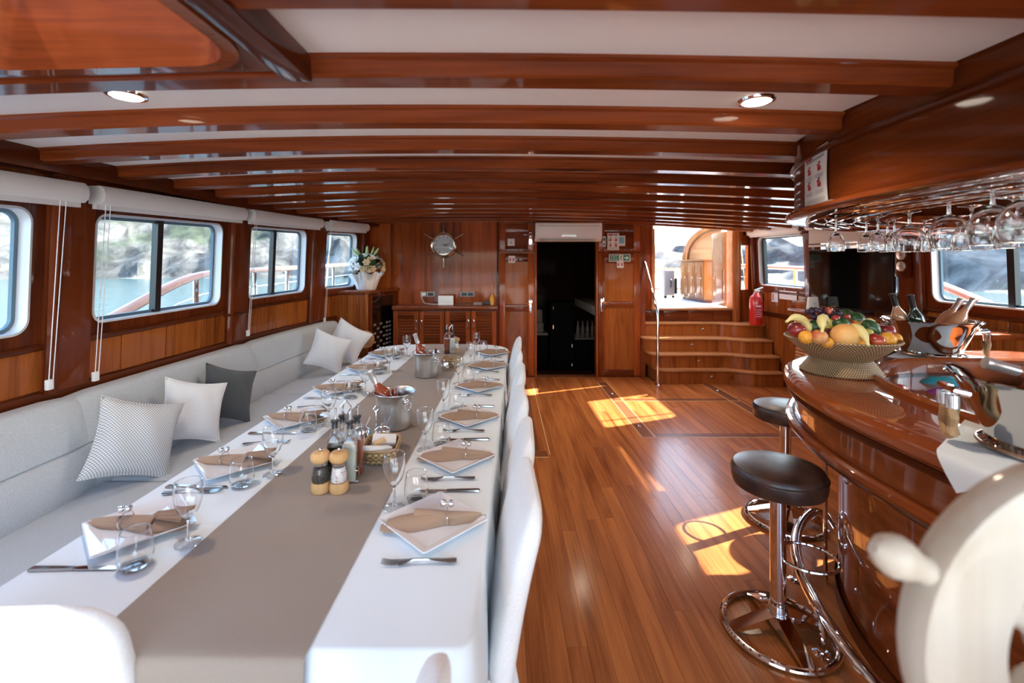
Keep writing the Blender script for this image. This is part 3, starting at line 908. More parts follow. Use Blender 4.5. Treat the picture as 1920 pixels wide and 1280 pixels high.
# dark cabin beyond the doorway
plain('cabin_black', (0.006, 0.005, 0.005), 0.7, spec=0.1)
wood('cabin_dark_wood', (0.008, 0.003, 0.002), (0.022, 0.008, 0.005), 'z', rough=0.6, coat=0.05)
def build_lower_cabin():
    mb = MB()
    mb.bx(0.0, 0.05, 6.55, 9.0, -1.0, 2.1)
    mb.bx(1.75, 1.80, 6.55, 9.0, -1.0, 2.1)
    mb.bx(0.0, 1.8, 9.0, 9.05, -1.0, 2.1)
    mb.bx(0.0, 1.8, 6.55, 9.05, 2.08, 2.12)
    mb.bx(0.0, 1.8, 6.9, 9.05, -1.0, -0.95)
    mb.bx(0.44, 1.32, 6.5, 6.9, -1.0, -0.02)
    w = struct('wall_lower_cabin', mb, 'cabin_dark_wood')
    w['label'] = 'dark wood lining of the cabin below the doorway'
    t = thing('galley_unit', 'tall black galley unit with steel handles beyond the dark doorway', 'cabinet', (0.95, 8.4, -0.95))
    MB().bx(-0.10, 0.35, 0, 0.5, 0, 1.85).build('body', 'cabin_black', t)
    for k in range(5):
        MB().bx(-0.09, 0.34, -0.015, 0, 0.10 + k * 0.345, 0.42 + k * 0.345).build('drawer', 'cabin_black', t)
        MB().box((-0.045, -0.03, 0.36 + k * 0.345), (0.012, 0.03, 0.07)).build('handle', 'chrome', t)
        MB().box((0.30, -0.03, 0.36 + k * 0.345), (0.012, 0.03, 0.05)).build('handle', 'chrome', t)
    t = thing('galley_counter', 'dark galley worktop unit left of the tall black unit', 'counter', (0.42, 8.4, -0.95))
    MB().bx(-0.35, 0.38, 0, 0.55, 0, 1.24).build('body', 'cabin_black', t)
    MB().bx(-0.36, 0.39, -0.02, 0.55, 1.24, 1.28).build('worktop', 'grey_case', t)
    t = thing('bread_bin', 'pale grey boxy appliance on the worktop below the doorway', 'appliance', (0.46, 8.5, 0.33))
    MB().bx(-0.26, 0.28, 0, 0.3, 0, 0.17).build('body', 'grey_case', t, bevel=0.02)
    MB().bx(-0.20, 0.02, -0.01, 0.0, 0.06, 0.075).build('slot', 'black', t)
    MB().bx(-0.24, 0.26, 0.02, 0.3, 0.175, 0.42).build('lid', 'grey_case', t, bevel=0.03)
    t = thing('galley_counter', 'dark galley worktop unit right of the tall black unit', 'counter', (1.55, 8.4, -0.95))
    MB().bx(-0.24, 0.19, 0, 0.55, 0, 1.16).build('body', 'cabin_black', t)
    MB().bx(-0.24, 0.19, -0.02, 0.55, 1.16, 1.19).build('worktop', 'grey_case', t)
    for k in range(4):
        o = MB().lathe([(0.0, 0), (0.032, 0), (0.034, 0.02), (0.034, 0.17), (0.018, 0.22), (0.014, 0.30), (0.0, 0.30)], 12).build('bottle', 'grey_case')
        o.location = (1.38 + 0.09 * k, 8.5, 0.24)
        tag(o, 'dull bottle on the galley worktop, %s from the tall black unit' % ['first', 'second', 'third', 'fourth'][k], 'bottle', 'bottles in the galley')
    t = thing('cabin_lamp', 'tiny lit ceiling lamp in the cabin beyond the dark doorway', 'lamp', (1.0, 7.6, 2.075))
    MB().lathe([(0.03, 0), (0.05, 0), (0.045, -0.01), (0.03, -0.012)], 16, cap=False).build('trim_ring', 'chrome', t)
    MB().lathe([(0.031, -0.002), (0.031, -0.008)], 16).build('lens', 'lamp_glow', t)
build_lower_cabin()

def build_stairs():
    t = thing('staircase', 'curved four-step mahogany stairs leading up to the deck hatchway', 'stairs', (0, 0, 0))
    fy = [6.02, 6.12, 6.27, 6.46]
    lx = [2.05, 1.99, 1.95, 1.95]
    def outline(i, grow=0.0):
        y0 = fy[i] - grow
        x0 = lx[i] - grow
        back = YB + 0.178
        pts = [(x0, back)]
        r = min(0.14, (back - y0) * 0.8)
        for k in range(9):
            a = k / 8 * PI / 2
            pts.append((x0 + r - r * math.cos(a), y0 + r - r * math.sin(a)))
        for k in range(17):                      # ogee towards the side wall
            x = lerp(2.5, XR - 0.005, k / 16)
            s = min(1, max(0, (x - 2.95) / 0.40))
            pts.append((x, y0 - 0.17 * (3 * s * s - 2 * s ** 3)))
        pts.append((XR - 0.005, back))
        return pts
    for i in range(4):
        z0 = 0.19 * i
        r = MB().prism(outline(i), z0 if i else 0.0, z0 + 0.165).build('riser', 'panel_wood', t, angle=50)
        MB().prism(outline(i, 0.022), z0 + 0.165, z0 + 0.19).build('tread', 'stair_wood', t, bevel=0.006, seg=2, angle=50)
        lxp = 2.52 + 0.10 * i if i % 2 else 2.75 - 0.08 * i
        lb = MB(); lb.lathe([(0.0, 0.0), (0.016, 0.0), (0.020, 0.004), (0.012, 0.010), (0.0, 0.010)], 14, M=Matrix.Translation((lxp, fy[i] - 0.0005, z0 + 0.09)) @ Matrix.Rotation(PI / 2, 4, 'X'))
        lb.build('step_light', 'brass', t)
    lb = MB(); lb.lathe([(0.0, 0.0), (0.045, 0.0), (0.045, 0.006), (0.0, 0.006)], 20, M=Matrix.Translation((3.03, fy[0] - 0.012, 0.09)) @ Matrix.Rotation(PI / 2, 4, 'X'))
    lb.build('cover_plate', 'mahogany_x', t)
    h = thing('stair_handrail', 'bent chrome handrail at the left of the stairs', 'handrail', (2.02, 5.98, 0))
    MB().tube([(0, 0, 0.0), (0, 0, 0.92), (0, 0.02, 0.99), (-0.01, 0.05, 1.05), (-0.04, 0.42, 1.60), (-0.045, 0.47, 1.64), (-0.05, 0.50, 1.645)], 0.018, 12).build('tube', 'chrome', h)
    MB().lathe([(0.0, 0), (0.045, 0), (0.045, 0.006), (0.02, 0.02), (0.0, 0.02)], 20).build('floor_flange', 'chrome', h)
    MB().ball((-0.052, 0.51, 1.645), 0.028, 14, 10).build('end_knob', 'chrome', h)
build_stairs()

# ------------------------------------------------------------------ the deck outside the hatchway
def build_deck():
    mb = MB(); mb.bx(1.4, 5.2, 6.69, 13.2, 0.80, 0.93)
    struct('floor_deck', mb, 'deck_white')['label'] = 'sunlit pale deck outside the hatchway'
    t = thing('deck_cabinet', 'sunlit honey wood deck cabinet with three panelled doors', 'cabinet', (3.42, 7.78, 0.93), -PI / 2)
    # front runs back and to the left
    MB().bx(-1.02, 0.0, 0.0, 0.42, 0.05, 0.72).build('body', 'deck_cabinet_wood', t, bevel=0.006)
    MB().bx(-1.05, 0.03, -0.03, 0.45, 0.72, 0.75).build('top', 'deck_cabinet_wood', t, bevel=0.006)
    MB().bx(-1.0, -0.02, 0.03, 0.40, 0.0, 0.05).build('plinth', 'mahogany_dark', t)
    for k in range(3):
        a, b = -1.0 + k * 0.335, -1.0 + k * 0.335 + 0.315
        d = MB().bx(a, b, -0.02, 0.0, 0.07, 0.70).build('door', 'deck_cabinet_wood', t, bevel=0.004)
        MB().bx(a + 0.06, b - 0.06, -0.028, -0.018, 0.13, 0.64).build('raised_panel', 'deck_cabinet_wood', d, bevel=0.008)
        MB().ball((b - 0.03, -0.035, 0.42), 0.016, 10, 8).build('knob', 'brass', d)
    t = thing('suitcase', 'taupe wheeled suitcase standing beside the deck cabinet', 'suitcase', (3.27, 9.05, 0.93), 0.1)
    MB().bx(-0.14, 0.08, -0.12, 0.12, 0.05, 0.56).build('shell', 'grey_case', t, bevel=0.03, seg=3)
    MB().bx(0.09, 0.13, -0.11, 0.11, 0.08, 0.40).build('pocket', 'black', t, bevel=0.01)
    MB().tube([(-0.02, -0.13, 0.22), (-0.02, -0.155, 0.24), (-0.02, -0.155, 0.36), (-0.02, -0.13, 0.38)], 0.012, 8).build('handle', 'black', t)
    for x in (-0.1, 0.06):
        MB().tube([(x, -0.09, 0.03), (x, -0.06, 0.03)], 0.03, 12).build('wheel', 'black', t)
    # arched wheelhouse front and an open door leaf
    t = thing('arched_screen', 'rounded honey wood screen with an arched frame behind the deck cabinet', 'screen', (4.15, 8.9, 0.93))
    arc = [(-0.62 * math.cos(k / 14 * PI / 2) , 0, 0.77 + 0.62 * math.sin(k / 14 * PI / 2)) for k in range(15)]
    pts = [(-0.62, 0, 0.0)] + arc + [(0.12, 0, 1.39)]
    MB().tube(pts, 0.045, 8).build('outer_frame', 'deck_cabinet_wood', t)
    MB().tube([(p[0] * 0.84 if p[0] < 0 else p[0], 0.0, 0.77 + (p[2] - 0.77) * 0.84 if p[2] > 0.77 else p[2]) for p in pts], 0.025, 8).build('inner_frame', 'deck_cabinet_wood', t)
    poly = [(p[0], p[2]) for p in pts] + [(0.12, 0.0)]
    MB().prism(poly, -0.02, 0.02, M=Matrix.Translation((0, 0.05, 0)) @ Matrix.Rotation(PI / 2, 4, 'X')).build('panel', 'screen_wood', t)
    t = thing('deck_door', 'open honey wood door leaf at the right of the hatchway', 'door', (3.30, 6.76, 0.955), 1.43)
    MB().bx(0, 0.62, -0.02, 0.02, 0.0, 1.12).build('leaf', 'deck_cabinet_wood', t, bevel=0.004)
    MB().bx(0.09, 0.53, -0.03, 0.03, 0.10, 0.56).build('raised_panel', 'deck_cabinet_wood', t, bevel=0.008)
    MB().bx(0.09, 0.53, -0.024, 0.024, 0.66, 1.04).build('pane_panel', 'screen_wood', t)
    t = thing('bulwark', 'white bulwark with thin wooden rails at the far edge of the deck', 'bulwark', (0, 10.8, 0.93))
    MB().bx(1.3, 4.6, 0, 0.06, 0.0, 0.55).build('panel', 'deck_white', t)
    for z in (0.10, 0.50, 0.57):
        MB().bx(1.3, 4.6, -0.02, 0.0, z - 0.02, z + 0.02).build('rubbing_strip', 'rail_wood', t, bevel=0.005)
    # unseen after deck behind the camera, added to bounce sunlight into the saloon
    mb = MB(); mb.bx(-2.9, 4.2, -7.5, -1.6, -0.12, -0.012)
    struct('floor_bounce_deck', mb, 'bounce_deck')['label'] = 'unseen pale after deck added to bounce sunlight into the saloon'
    t = thing('bulwark', 'white bulwark with wooden cap around the after deck', 'bulwark', (0, -7.5, 0))
    MB().bx(-2.9, 4.2, -0.06, 0.0, -0.1, 0.7).build('panel', 'deck_white', t)
    MB().bx(-2.95, 4.25, -0.11, 0.05, 0.7, 0.75).build('cap', 'rail_wood', t, bevel=0.01)
    # side decks with handrails
    for side, s, x, name in (('L', -1, -3.15, 'left'), ('R', 1, 4.45, 'right')):
        mb = MB()
        if s < 0: mb.bx(-3.4, -2.34, -2, 9.0, 0.35, 0.45)
        else: mb.bx(3.70, 4.7, -2, 6.66, 0.35, 0.45)
        struct('floor_side_deck_' + name, mb, 'deck_white')['label'] = 'narrow pale side deck outside the %s windows' % ('settee' if s < 0 else 'bar')
        r = thing('deck_handrail', 'wooden deck handrail on steel posts outside the %s windows' % ('settee' if s < 0 else 'bar'), 'handrail', (0, 0, 0))
        dy = 0.0 if s < 0 else 0.35
        tab = [(2.2, 0.72), (3.0, 0.92), (3.55, 1.10), (3.8, 1.19), (4.3, 1.375), (4.6, 1.45), (4.85, 1.482), (5.5, 1.50), (9.5, 1.60)]
        pts = []
        for k in range(60):
            y = lerp(2.2, 9.4, k / 59)
            pts.append((x, y + dy, interp(tab, y)))
        for _ in range(2):
            pts = [pts[0]] + [tuple((a + 2 * b + c) / 4 for a, b, c in zip(p, q, w)) for p, q, w in zip(pts, pts[1:], pts[2:])] + [pts[-1]]
        rings = []
        for p in pts:
            rings.append([(p[0] + 0.075 * math.cos(t) , p[1], p[2] + 0.034 * math.sin(t)) for t in [2 * PI * q / 12 for q in range(12)]])
        MB().loft(rings).build('cap_rail', 'rail_wood', r)
        for y in (4.65, 5.75, 6.6, 7.4, 8.4):
            z = interp(tab, y)
            MB().tube([(x, y + dy, 0.45), (x, y + dy, z)], 0.026, 10).build('stanchion', 'chrome', r)
        for zz in (0.62, 0.34):
            MB().tube([(p[0], p[1], p[2] - zz * 0.6) for p in pts[::3]], 0.005, 5).build('guard_wire', 'chrome', r)
        for y in (5.35, 7.9):
            MB().tube([(x, y + dy, 0.45), (x - s * 0.15, y + 0.45 + dy, 4.2)], 0.012, 6).build('shroud', 'chrome', r)
build_deck()

# ------------------------------------------------------------------ roller blinds
def blind(side, u0, u1, label, cord=None, drop=0.0, drop_z=None):
    t = thing('roller_blind', label, 'blind', (0, 0, 0), 0, 'white roller blinds')
    um = (u0 + u1) / 2
    def pth(off, dv, n=8):
        return [(wallpt(side, lerp(u0, u1, k / n), ztop(lerp(u0, u1, k / n), side) + dv - (0.0 if side == 'L' else 0.012), off)) for k in range(n + 1)]
    s = 1 if side == 'L' else -1
    rings = []
    for p in pth(0.085, 0.085):
        ring = []
        for a, b in ((-0.045, -0.045), (0.02, -0.05), (0.040, -0.030), (0.045, 0.0), (0.040, 0.03), (0.02, 0.05), (-0.045, 0.05)):
            ring.append((p.x + s * a, p.y, p.z + b))
        rings.append(ring)
    MB().loft(rings).build('cassette', 'blind_white', t, angle=40)
    MB().loft([[(p.x + s * a, p.y, p.z + b) for a, b in ((-0.012, -0.012), (0.012, -0.012), (0.012, 0.012), (-0.012, 0.012))] for p in pth(0.075, 0.025 - drop)]).build('hem_bar', 'blind_white', t)
    if drop:
        MB().loft([[(p.x + s * a, p.y, p.z + b) for a, b in ((-0.001, -drop), (0.001, -drop), (0.001, 0.0), (-0.001, 0.0))] for p in pth(0.075, 0.05)]).build('fabric', 'blind_white', t)
    if cord:
        uc, zl = cord
        for d in (0.0, 0.03):
            a = wallpt(side, uc + d, ztop(uc, side) + 0.05, 0.09)
            b = wallpt(side, uc + d * 0.7 + 0.004, zl, 0.065)
            m = a.lerp(b, 0.5)
            MB().tube([a, m, b], 0.0022, 5).build('bead_cord', 'white_plastic', t)
        b = wallpt(side, uc + 0.012, zl - 0.02, 0.06)
        MB().box(b, (0.02, 0.03, 0.05)).build('tensioner', 'white_plastic', t, bevel=0.004)
    return t
blind('L', 0.85, 2.30, 'white roller blind above the near end of the settee', (2.19, 1.0))
blind('L', 2.39, 3.72, 'white roller blind above the wide window behind the cushions', (2.44, 0.98))
blind('L', 3.84, 5.10, 'white roller blind above the window at the far settee section', (3.90, 1.0))
blind('L', 5.27, 6.12, 'short white roller blind above the flower pot', (5.30, 0.95))
blind('R', 5.36, 6.46, 'white roller blind above the window beside the stairs')
blind('R', 4.10, 5.22, 'white roller blind partly lowered behind the television', None, 0.17)
blind('R', 2.62, 3.86, 'white roller blind above the window behind the hanging glasses')
blind('R', 0.90, 2.35, 'white roller blind above the window at the near bar end')

# ------------------------------------------------------------------ end wall fittings
def build_wall_fittings():
    t = thing('air_conditioner', 'white split air conditioner over the dark doorway', 'air conditioner', (0.885, YB - 0.012, 1.90))
    prof = [(0.0, 0.0), (-0.13, 0.0), (-0.185, 0.035), (-0.20, 0.10), (-0.195, 0.235), (-0.17, 0.255), (0.0, 0.255)]
    MB().loft([[(x, y, z) for y, z in prof] for x in (-0.455, 0.455)]).build('casing', 'white_plastic', t, bevel=0.008, seg=2)
    MB().bx(-0.40, 0.36, -0.19, -0.165, 0.012, 0.026).build('outlet_flap', 'grey_print', t)
    MB().loft([[(-0.11, -0.2005, 0.06), (0.11, -0.2005, 0.06), (0.09, -0.203, 0.088), (-0.09, -0.203, 0.088)], [(-0.11, -0.195, 0.06), (0.11, -0.195, 0.06), (0.09, -0.195, 0.088), (-0.09, -0.195, 0.088)]]).build('display', 'gloss_black', t)
    MB().bx(-0.42, 0.42, -0.1985, -0.19, 0.205, 0.211).build('panel_seam', 'grey_print', t)

    def sheet_sign(name, label, cat, x, z, w, h, y=YB - 0.014):
        t = thing(name, label, cat, (x, y, z))
        MB().bx(-w / 2, w / 2, -0.003, 0, -h / 2, h / 2).build('board', 'white_paper', t)
        return t
    def pr(t, x0, x1, z0, z1, mat, d=0.0045, name='print'):
        MB().bx(x0, x1, -d, -0.003, z0, z1).build(name, mat, t, smooth=False)
    def word(t, s, x, z, size, mat, d=0.0048, rz=0):
        c = bpy.data.curves.new('lettering', 'FONT')
        c.body = s; c.size = size; c.align_x = 'CENTER'; c.align_y = 'CENTER'; c.extrude = 0.0004
        o = bpy.data.objects.new('lettering', c); COL.objects.link(o)
        o.data.materials.append(MAT[mat])
        dg = bpy.context.evaluated_depsgraph_get()
        me = bpy.data.meshes.new_from_object(o.evaluated_get(dg))
        bpy.data.objects.remove(o)
        o = bpy.data.objects.new('lettering', me); COL.objects.link(o); o.parent = t
        o.location = (x, -d, z); o.rotation_euler = (PI / 2, 0, 0)
        return o
    # exit sign
    t = sheet_sign('exit_sign', 'green and white EXIT ÇIKIŞ sign with arrow on the right closet door', 'sign', 1.628, 1.675, 0.30, 0.105)
    pr(t, -0.138, -0.012, -0.042, 0.042, 'green_sign'); pr(t, 0.05, 0.138, -0.042, 0.042, 'green_sign')
    word(t, 'EXIT', -0.075, 0.020, 0.046, 'white_paper', 0.0052); word(t, 'ÇIKIŞ', -0.075, -0.020, 0.042, 'white_paper', 0.0052)
    MB().prism([(0.062, -0.008), (0.095, -0.008), (0.086, -0.027), (0.098, -0.027), (0.128, 0.0), (0.098, 0.027), (0.086, 0.027), (0.095, 0.008), (0.062, 0.008)], 0.0045, 0.0055, M=Matrix.Rotation(PI / 2, 4, 'X')).build('arrow', 'white_paper', t)
    man = MB()
    man.ball((0.022, -0.0045, 0.030), (0.008, 0.001, 0.008), 10, 6)
    for a, b, r in (((0.020, 0.022), (0.014, -0.004), 0.006), ((0.014, -0.004), (0.028, -0.018), 0.004), ((0.028, -0.018), (0.022, -0.036), 0.0035), ((0.014, -0.004), (0.002, -0.018), 0.004), ((0.002, -0.018), (-0.008, -0.020), 0.0035), ((0.019, 0.018), (0.032, 0.008), 0.003), ((0.019, 0.018), (0.006, 0.010), 0.003)):
        man.tube([(a[0], -0.0045, a[1]), (b[0], -0.0045, b[1])], r, 6)
    man.build('running_figure', 'green_sign', t)
    # small red stickers
    for x, z, lb in ((0.11, 1.655, 'small white sticker with two red marks on the left closet door'), (1.635, 1.585, 'small white sticker with two red marks below the exit sign')):
        t = sheet_sign('sticker', lb, 'sticker', x, z, 0.095, 0.10, YB - 0.013)
        pr(t, -0.032, -0.014, -0.025, 0.018, 'red_print'); pr(t, 0.014, 0.032, -0.025, 0.018, 'red_print')
    t = sheet_sign('sticker', 'small pale sticker with a grey symbol on the upper left cupboard door', 'sticker', 0.10, 1.895, 0.10, 0.10, YB - 0.004)
    MB().prism([(-0.018, -0.015), (0.018, -0.015), (0, 0.018)], 0.004, 0.0048, M=Matrix.Rotation(PI / 2, 4, 'X')).build('print', 'grey_print', t)
    # life jacket notice
    t = sheet_sign('safety_notice', 'white life jacket notice with red figures on the upper right cupboard', 'notice', 1.535, 1.905, 0.165, 0.235, YB - 0.022)
    pr(t, -0.068, -0.005, 0.082, 0.105, 'red_print'); pr(t, 0.005, 0.06, 0.088, 0.102, 'black_print')
    for x in (-0.04, 0.04):
        for z in (0.025, -0.05):
            MB().prism([(x - 0.012, z - 0.02), (x + 0.012, z - 0.02), (x + 0.015, z + 0.012), (x, z + 0.006), (x - 0.015, z + 0.012)], 0.004, 0.0048, M=Matrix.Rotation(PI / 2, 4, 'X')).build('red_figure', 'red_print', t)
            MB().ball((x, -0.0045, z + 0.024), (0.008, 0.001, 0.008), 8, 6).build('head_print', 'black_print', t)
    for z in (-0.085, -0.095, -0.105):
        pr(t, -0.065, 0.065, z - 0.002, z + 0.002, 'grey_print', name='text_line')
    t = sheet_sign('notice_card', 'white card with a blue picture behind the life jacket notice', 'notice', 1.655, 1.915, 0.10, 0.145, YB - 0.016)
    pr(t, -0.045, 0.035, -0.035, 0.055, 'blue_print')
    t = sheet_sign('notice_strip', 'narrow white and green strip left of the life jacket notice', 'notice', 1.41, 1.905, 0.045, 0.145, YB - 0.016)
    pr(t, -0.015, 0.015, 0.01, 0.05, 'green_sign'); pr(t, -0.012, 0.012, -0.055, -0.025, 'green_sign')
    MB().tube([(0.03, -0.01, 0.02), (0.03, -0.045, 0.02), (0.10, -0.05, 0.022)], 0.007, 8).build('cupboard_lever', 'chrome', t)

    # wheel clock
    t = thing('wheel_clock', 'brass ship wheel wall clock with six handles above the louvred cabinet', 'clock', (-0.845, YB - 0.014, 1.855))
    RX = Matrix.Rotation(PI / 2, 4, 'X')
    MB().lathe([(0.0, 0.0), (0.175, 0.0), (0.182, 0.02), (0.178, 0.045), (0.155, 0.055), (0.142, 0.048), (0.140, 0.03), (0.0, 0.03)], 40, M=RX).build('bezel', 'brass', t)
    MB().lathe([(0.0, 0.031), (0.139, 0.031), (0.139, 0.034), (0.0, 0.034)], 40, M=RX).build('dial', 'white_paper', t)
    mk = MB()
    for k in range(12):
        a = k / 12 * 2 * PI
        mk.box((0.115 * math.sin(a), -0.0355, 0.115 * math.cos(a)), (0.008, 0.002, 0.02), M=None)
    mk.build('hour_marks', 'black_print', t)
    for a, L, w in ((1.35, 0.085, 0.008), (1.75, 0.06, 0.011)):
        MB().tube([(-0.015 * math.sin(a), -0.039, -0.015 * math.cos(a)), (L * math.sin(a), -0.039, L * math.cos(a))], w / 2, 5).build('hand', 'black', t)
    MB().lathe([(0.0, 0.05), (0.143, 0.05)], 40, M=RX).build('glass', 'clear_glass', t)
    for k in range(6):
        a = k * PI / 3
        d = Vector((math.sin(a), 0, math.cos(a)))
        MB().tube([d * 0.17 + Vector((0, -0.022, 0)), d * 0.21 + Vector((0, -0.022, 0)), d * 0.26 + Vector((0, -0.022, 0)), d * 0.315 + Vector((0, -0.022, 0))], [0.010, 0.013, 0.009, 0.012], 8).build('spoke_handle', 'brass', t)

    # sockets, router, diffuser on the louvred cabinet
    for x, lb in ((-1.075, 'grey double wall socket with a white plug in it'), (-0.515, 'grey double wall socket right of the white router')):
        t = thing('wall_socket', lb, 'socket', (x, YB - 0.012, 1.165), 0, 'wall sockets')
        MB().bx(-0.10, 0.10, -0.012, 0, -0.035, 0.035).build('plate', 'grey_print', t, bevel=0.004)
        for dx in (-0.045, 0.045):
            MB().bx(dx - 0.038, dx + 0.038, -0.015, -0.008, -0.022, 0.022).build('insert', 'black', t, bevel=0.003)
    t = thing('router', 'white flat router leaning upright on the louvred cabinet', 'router', (-0.80, 6.26, 1.03))
    MB().bx(-0.105, 0.105, -0.02, 0.02, 0.0, 0.125).build('body', 'white_plastic', t, bevel=0.01)
    MB().bx(-0.105, 0.105, -0.035, 0.035, 0.0, 0.012).build('foot', 'white_plastic', t)
    t = thing('power_adapter', 'small black adapter with cables on the louvred cabinet', 'adapter', (-0.36, 6.24, 1.03))
    MB().bx(-0.06, 0.06, -0.04, 0.04, 0, 0.035).build('body', 'grey_case', t, bevel=0.006)
    MB().bx(0.08, 0.17, -0.035, 0.035, 0, 0.05).build('plug_block', 'black', t, bevel=0.006)
    MB().tube([(-0.06, 0, 0.012), (-0.15, 0.02, 0.03), (-0.22, 0.0, 0.012), (-0.30, 0.03, 0.012)], 0.006, 6).build('cable', 'black', t)
    t = thing('charger_cable', 'white cable hanging from the wall socket to the router', 'cable', (0, 0, 0))
    MB().tube([(-1.13, 6.385, 1.16), (-1.15, 6.34, 1.12), (-1.10, 6.28, 1.05), (-1.0, 6.25, 1.037), (-0.92, 6.25, 1.037)], 0.005, 6).build('cord', 'white_plastic', t)
    MB().bx(-1.155, -1.095, 6.375, 6.395, 1.145, 1.185).build('plug', 'white_plastic', t, bevel=0.005)
    t = thing('reed_diffuser', 'amber reed diffuser bottle at the right end of the louvred cabinet', 'diffuser', (-0.165, 6.24, 1.03))
    MB().lathe([(0.0, 0), (0.032, 0), (0.033, 0.09), (0.024, 0.11), (0.018, 0.135), (0.0, 0.135)], 18).build('bottle', 'yellow_liquid', t)
    for k, (dx, dy) in enumerate(((-0.014, 0.01), (0.0, -0.01), (0.016, 0.006), (0.006, 0.014))):
        MB().tube([(0, 0, 0.12), (dx, dy, 0.29 + 0.01 * k)], 0.003, 5).build('reed', 'inlay', t)

build_wall_fittings()

# ------------------------------------------------------------------ cabinets at the end wall
def build_cabinets():
    t = thing('louvred_cabinet', 'low mahogany cabinet with four louvred doors under the wheel clock', 'cabinet', (-0.785, 6.05, 0))
    x0, x1 = -0.69, 0.69
    MB().bx(x0, x1, 0.02, 0.36, 0.06, 0.98).build('body', 'mahogany_dark_z', t)
    MB().bx(x0, x1, 0.05, 0.36, 0.0, 0.06).build('plinth', 'mahogany_dark', t)
    MB().bx(x0 - 0.01, x1 + 0.01, -0.03, 0.365, 0.98, 1.03).build('top', 'mahogany_x', t, bevel=0.008)
    slat = MB()
    for k in range(20):
        z = 0.16 + k * 0.0385
        slat.loft([[(x, -0.012, z - 0.018), (x, -0.006, z - 0.018), (x, 0.010, z + 0.016), (x, 0.004, z + 0.016)] for x in (-0.105, 0.105)])
    sme = slat.mesh('louvre_slats', 'mahogany_x', smooth=False)
    W = (x1 - x0) / 4
    for k in range(4):
        a, b = x0 + k * W + 0.006, x0 + (k + 1) * W - 0.006
        d = MB().bx(a, b, 0.006, 0.018, 0.09, 0.96).build('door', 'mahogany_dark_z', t)
        for p, q in ((a, a + 0.06), (b - 0.06, b)):
            MB().bx(p, q, -0.014, 0.008, 0.09, 0.96).build('stile', 'mahogany_z', d, bevel=0.003, seg=1)
        for p, q in ((0.09, 0.15), (0.90, 0.96)):
            MB().bx(a + 0.06, b - 0.06, -0.014, 0.008, p, q).build('rail', 'mahogany_x', d, bevel=0.003, seg=1)
        o = put('louvre_slats', sme, d, ((a + b) / 2, 0, 0)); o['kind'] = 'stuff'
        hx = b - 0.03 if k % 2 == 0 else a + 0.03
        MB().tube([(hx, -0.014, 0.86), (hx, -0.04, 0.855), (hx + 0.012, -0.042, 0.82), (hx - 0.008, -0.042, 0.76), (hx + 0.004, -0.04, 0.725), (hx + 0.004, -0.014, 0.72)], 0.006, 8).build('handle', 'chrome', d)

    t = thing('corner_cabinet', 'mahogany corner cabinet with dark glass door carrying the flower pot', 'cabinet', (0, 0, 0))
    plan = [(-2.12, 5.66), (-1.69, 5.66), (-1.485, 6.395), (-1.93, 6.395)]
    MB().prism(plan, 0.0, 1.215).build('body', 'mahogany_dark_z', t)
    big = [(-2.11, 5.64), (-1.675, 5.64), (-1.462, 6.402), (-1.90, 6.402)]
    MB().prism(big, 1.215, 1.25).build('top', 'mahogany_x', t, bevel=0.006)
    for k in range(5):
        a, b = lerp(-2.10, -1.72, k / 5), lerp(-2.10, -1.72, (k + 1) / 5)
        MB().bx(a + 0.002, b - 0.002, 5.648, 5.662, 0.3, 1.20).build('side_board', 'panel_wood', t, bevel=0.002, seg=1)
    MB().bx(-1.72, -1.688, 5.640, 5.672, 0.3, 1.212).build('corner_post', 'panel_wood', t, bevel=0.005)
    e = Vector((-1.485 + 1.69, 6.395 - 5.66, 0)).normalized()
    nrm = Vector((e.y, -e.x, 0))
    Mx = Matrix(((e.x, nrm.x, 0, -1.69), (e.y, nrm.y, 0, 5.66), (0, 0, 1, 0), (0, 0, 0, 1)))
    d = MB().bx(0.05, 0.60, 0.004, 0.016, 0.30, 1.17, M=Mx).build('door', 'gloss_black', t)
    for p in ((0.03, 0.06), (0.59, 0.63)):
        MB().bx(p[0], p[1], 0.0, 0.022, 0.28, 1.19, M=Mx).build('door_stile', 'mahogany_dark_z', d)
    g = MB()
    for i in range(6):
        for j in range(9):
            if (i + j) % 2 == 0 or i > 3:
                g.bx(0.10 + i * 0.075, 0.15 + i * 0.075, 0.016, 0.0185, 0.36 + j * 0.055, 0.385 + j * 0.055, M=Mx)
    o = g.build('grille', 'grey_case', d); o['kind'] = 'stuff'
    MB().lathe([(0.0, 0), (0.105, 0), (0.112, 0.02), (0.10, 0.045), (0.0, 0.05)], 28, M=Matrix.Translation((-1.70, 5.60, 0.66)) @ Matrix.Rotation(PI / 2, 4, 'X')).build('end_disc', 'stair_wood', t)
build_cabinets()

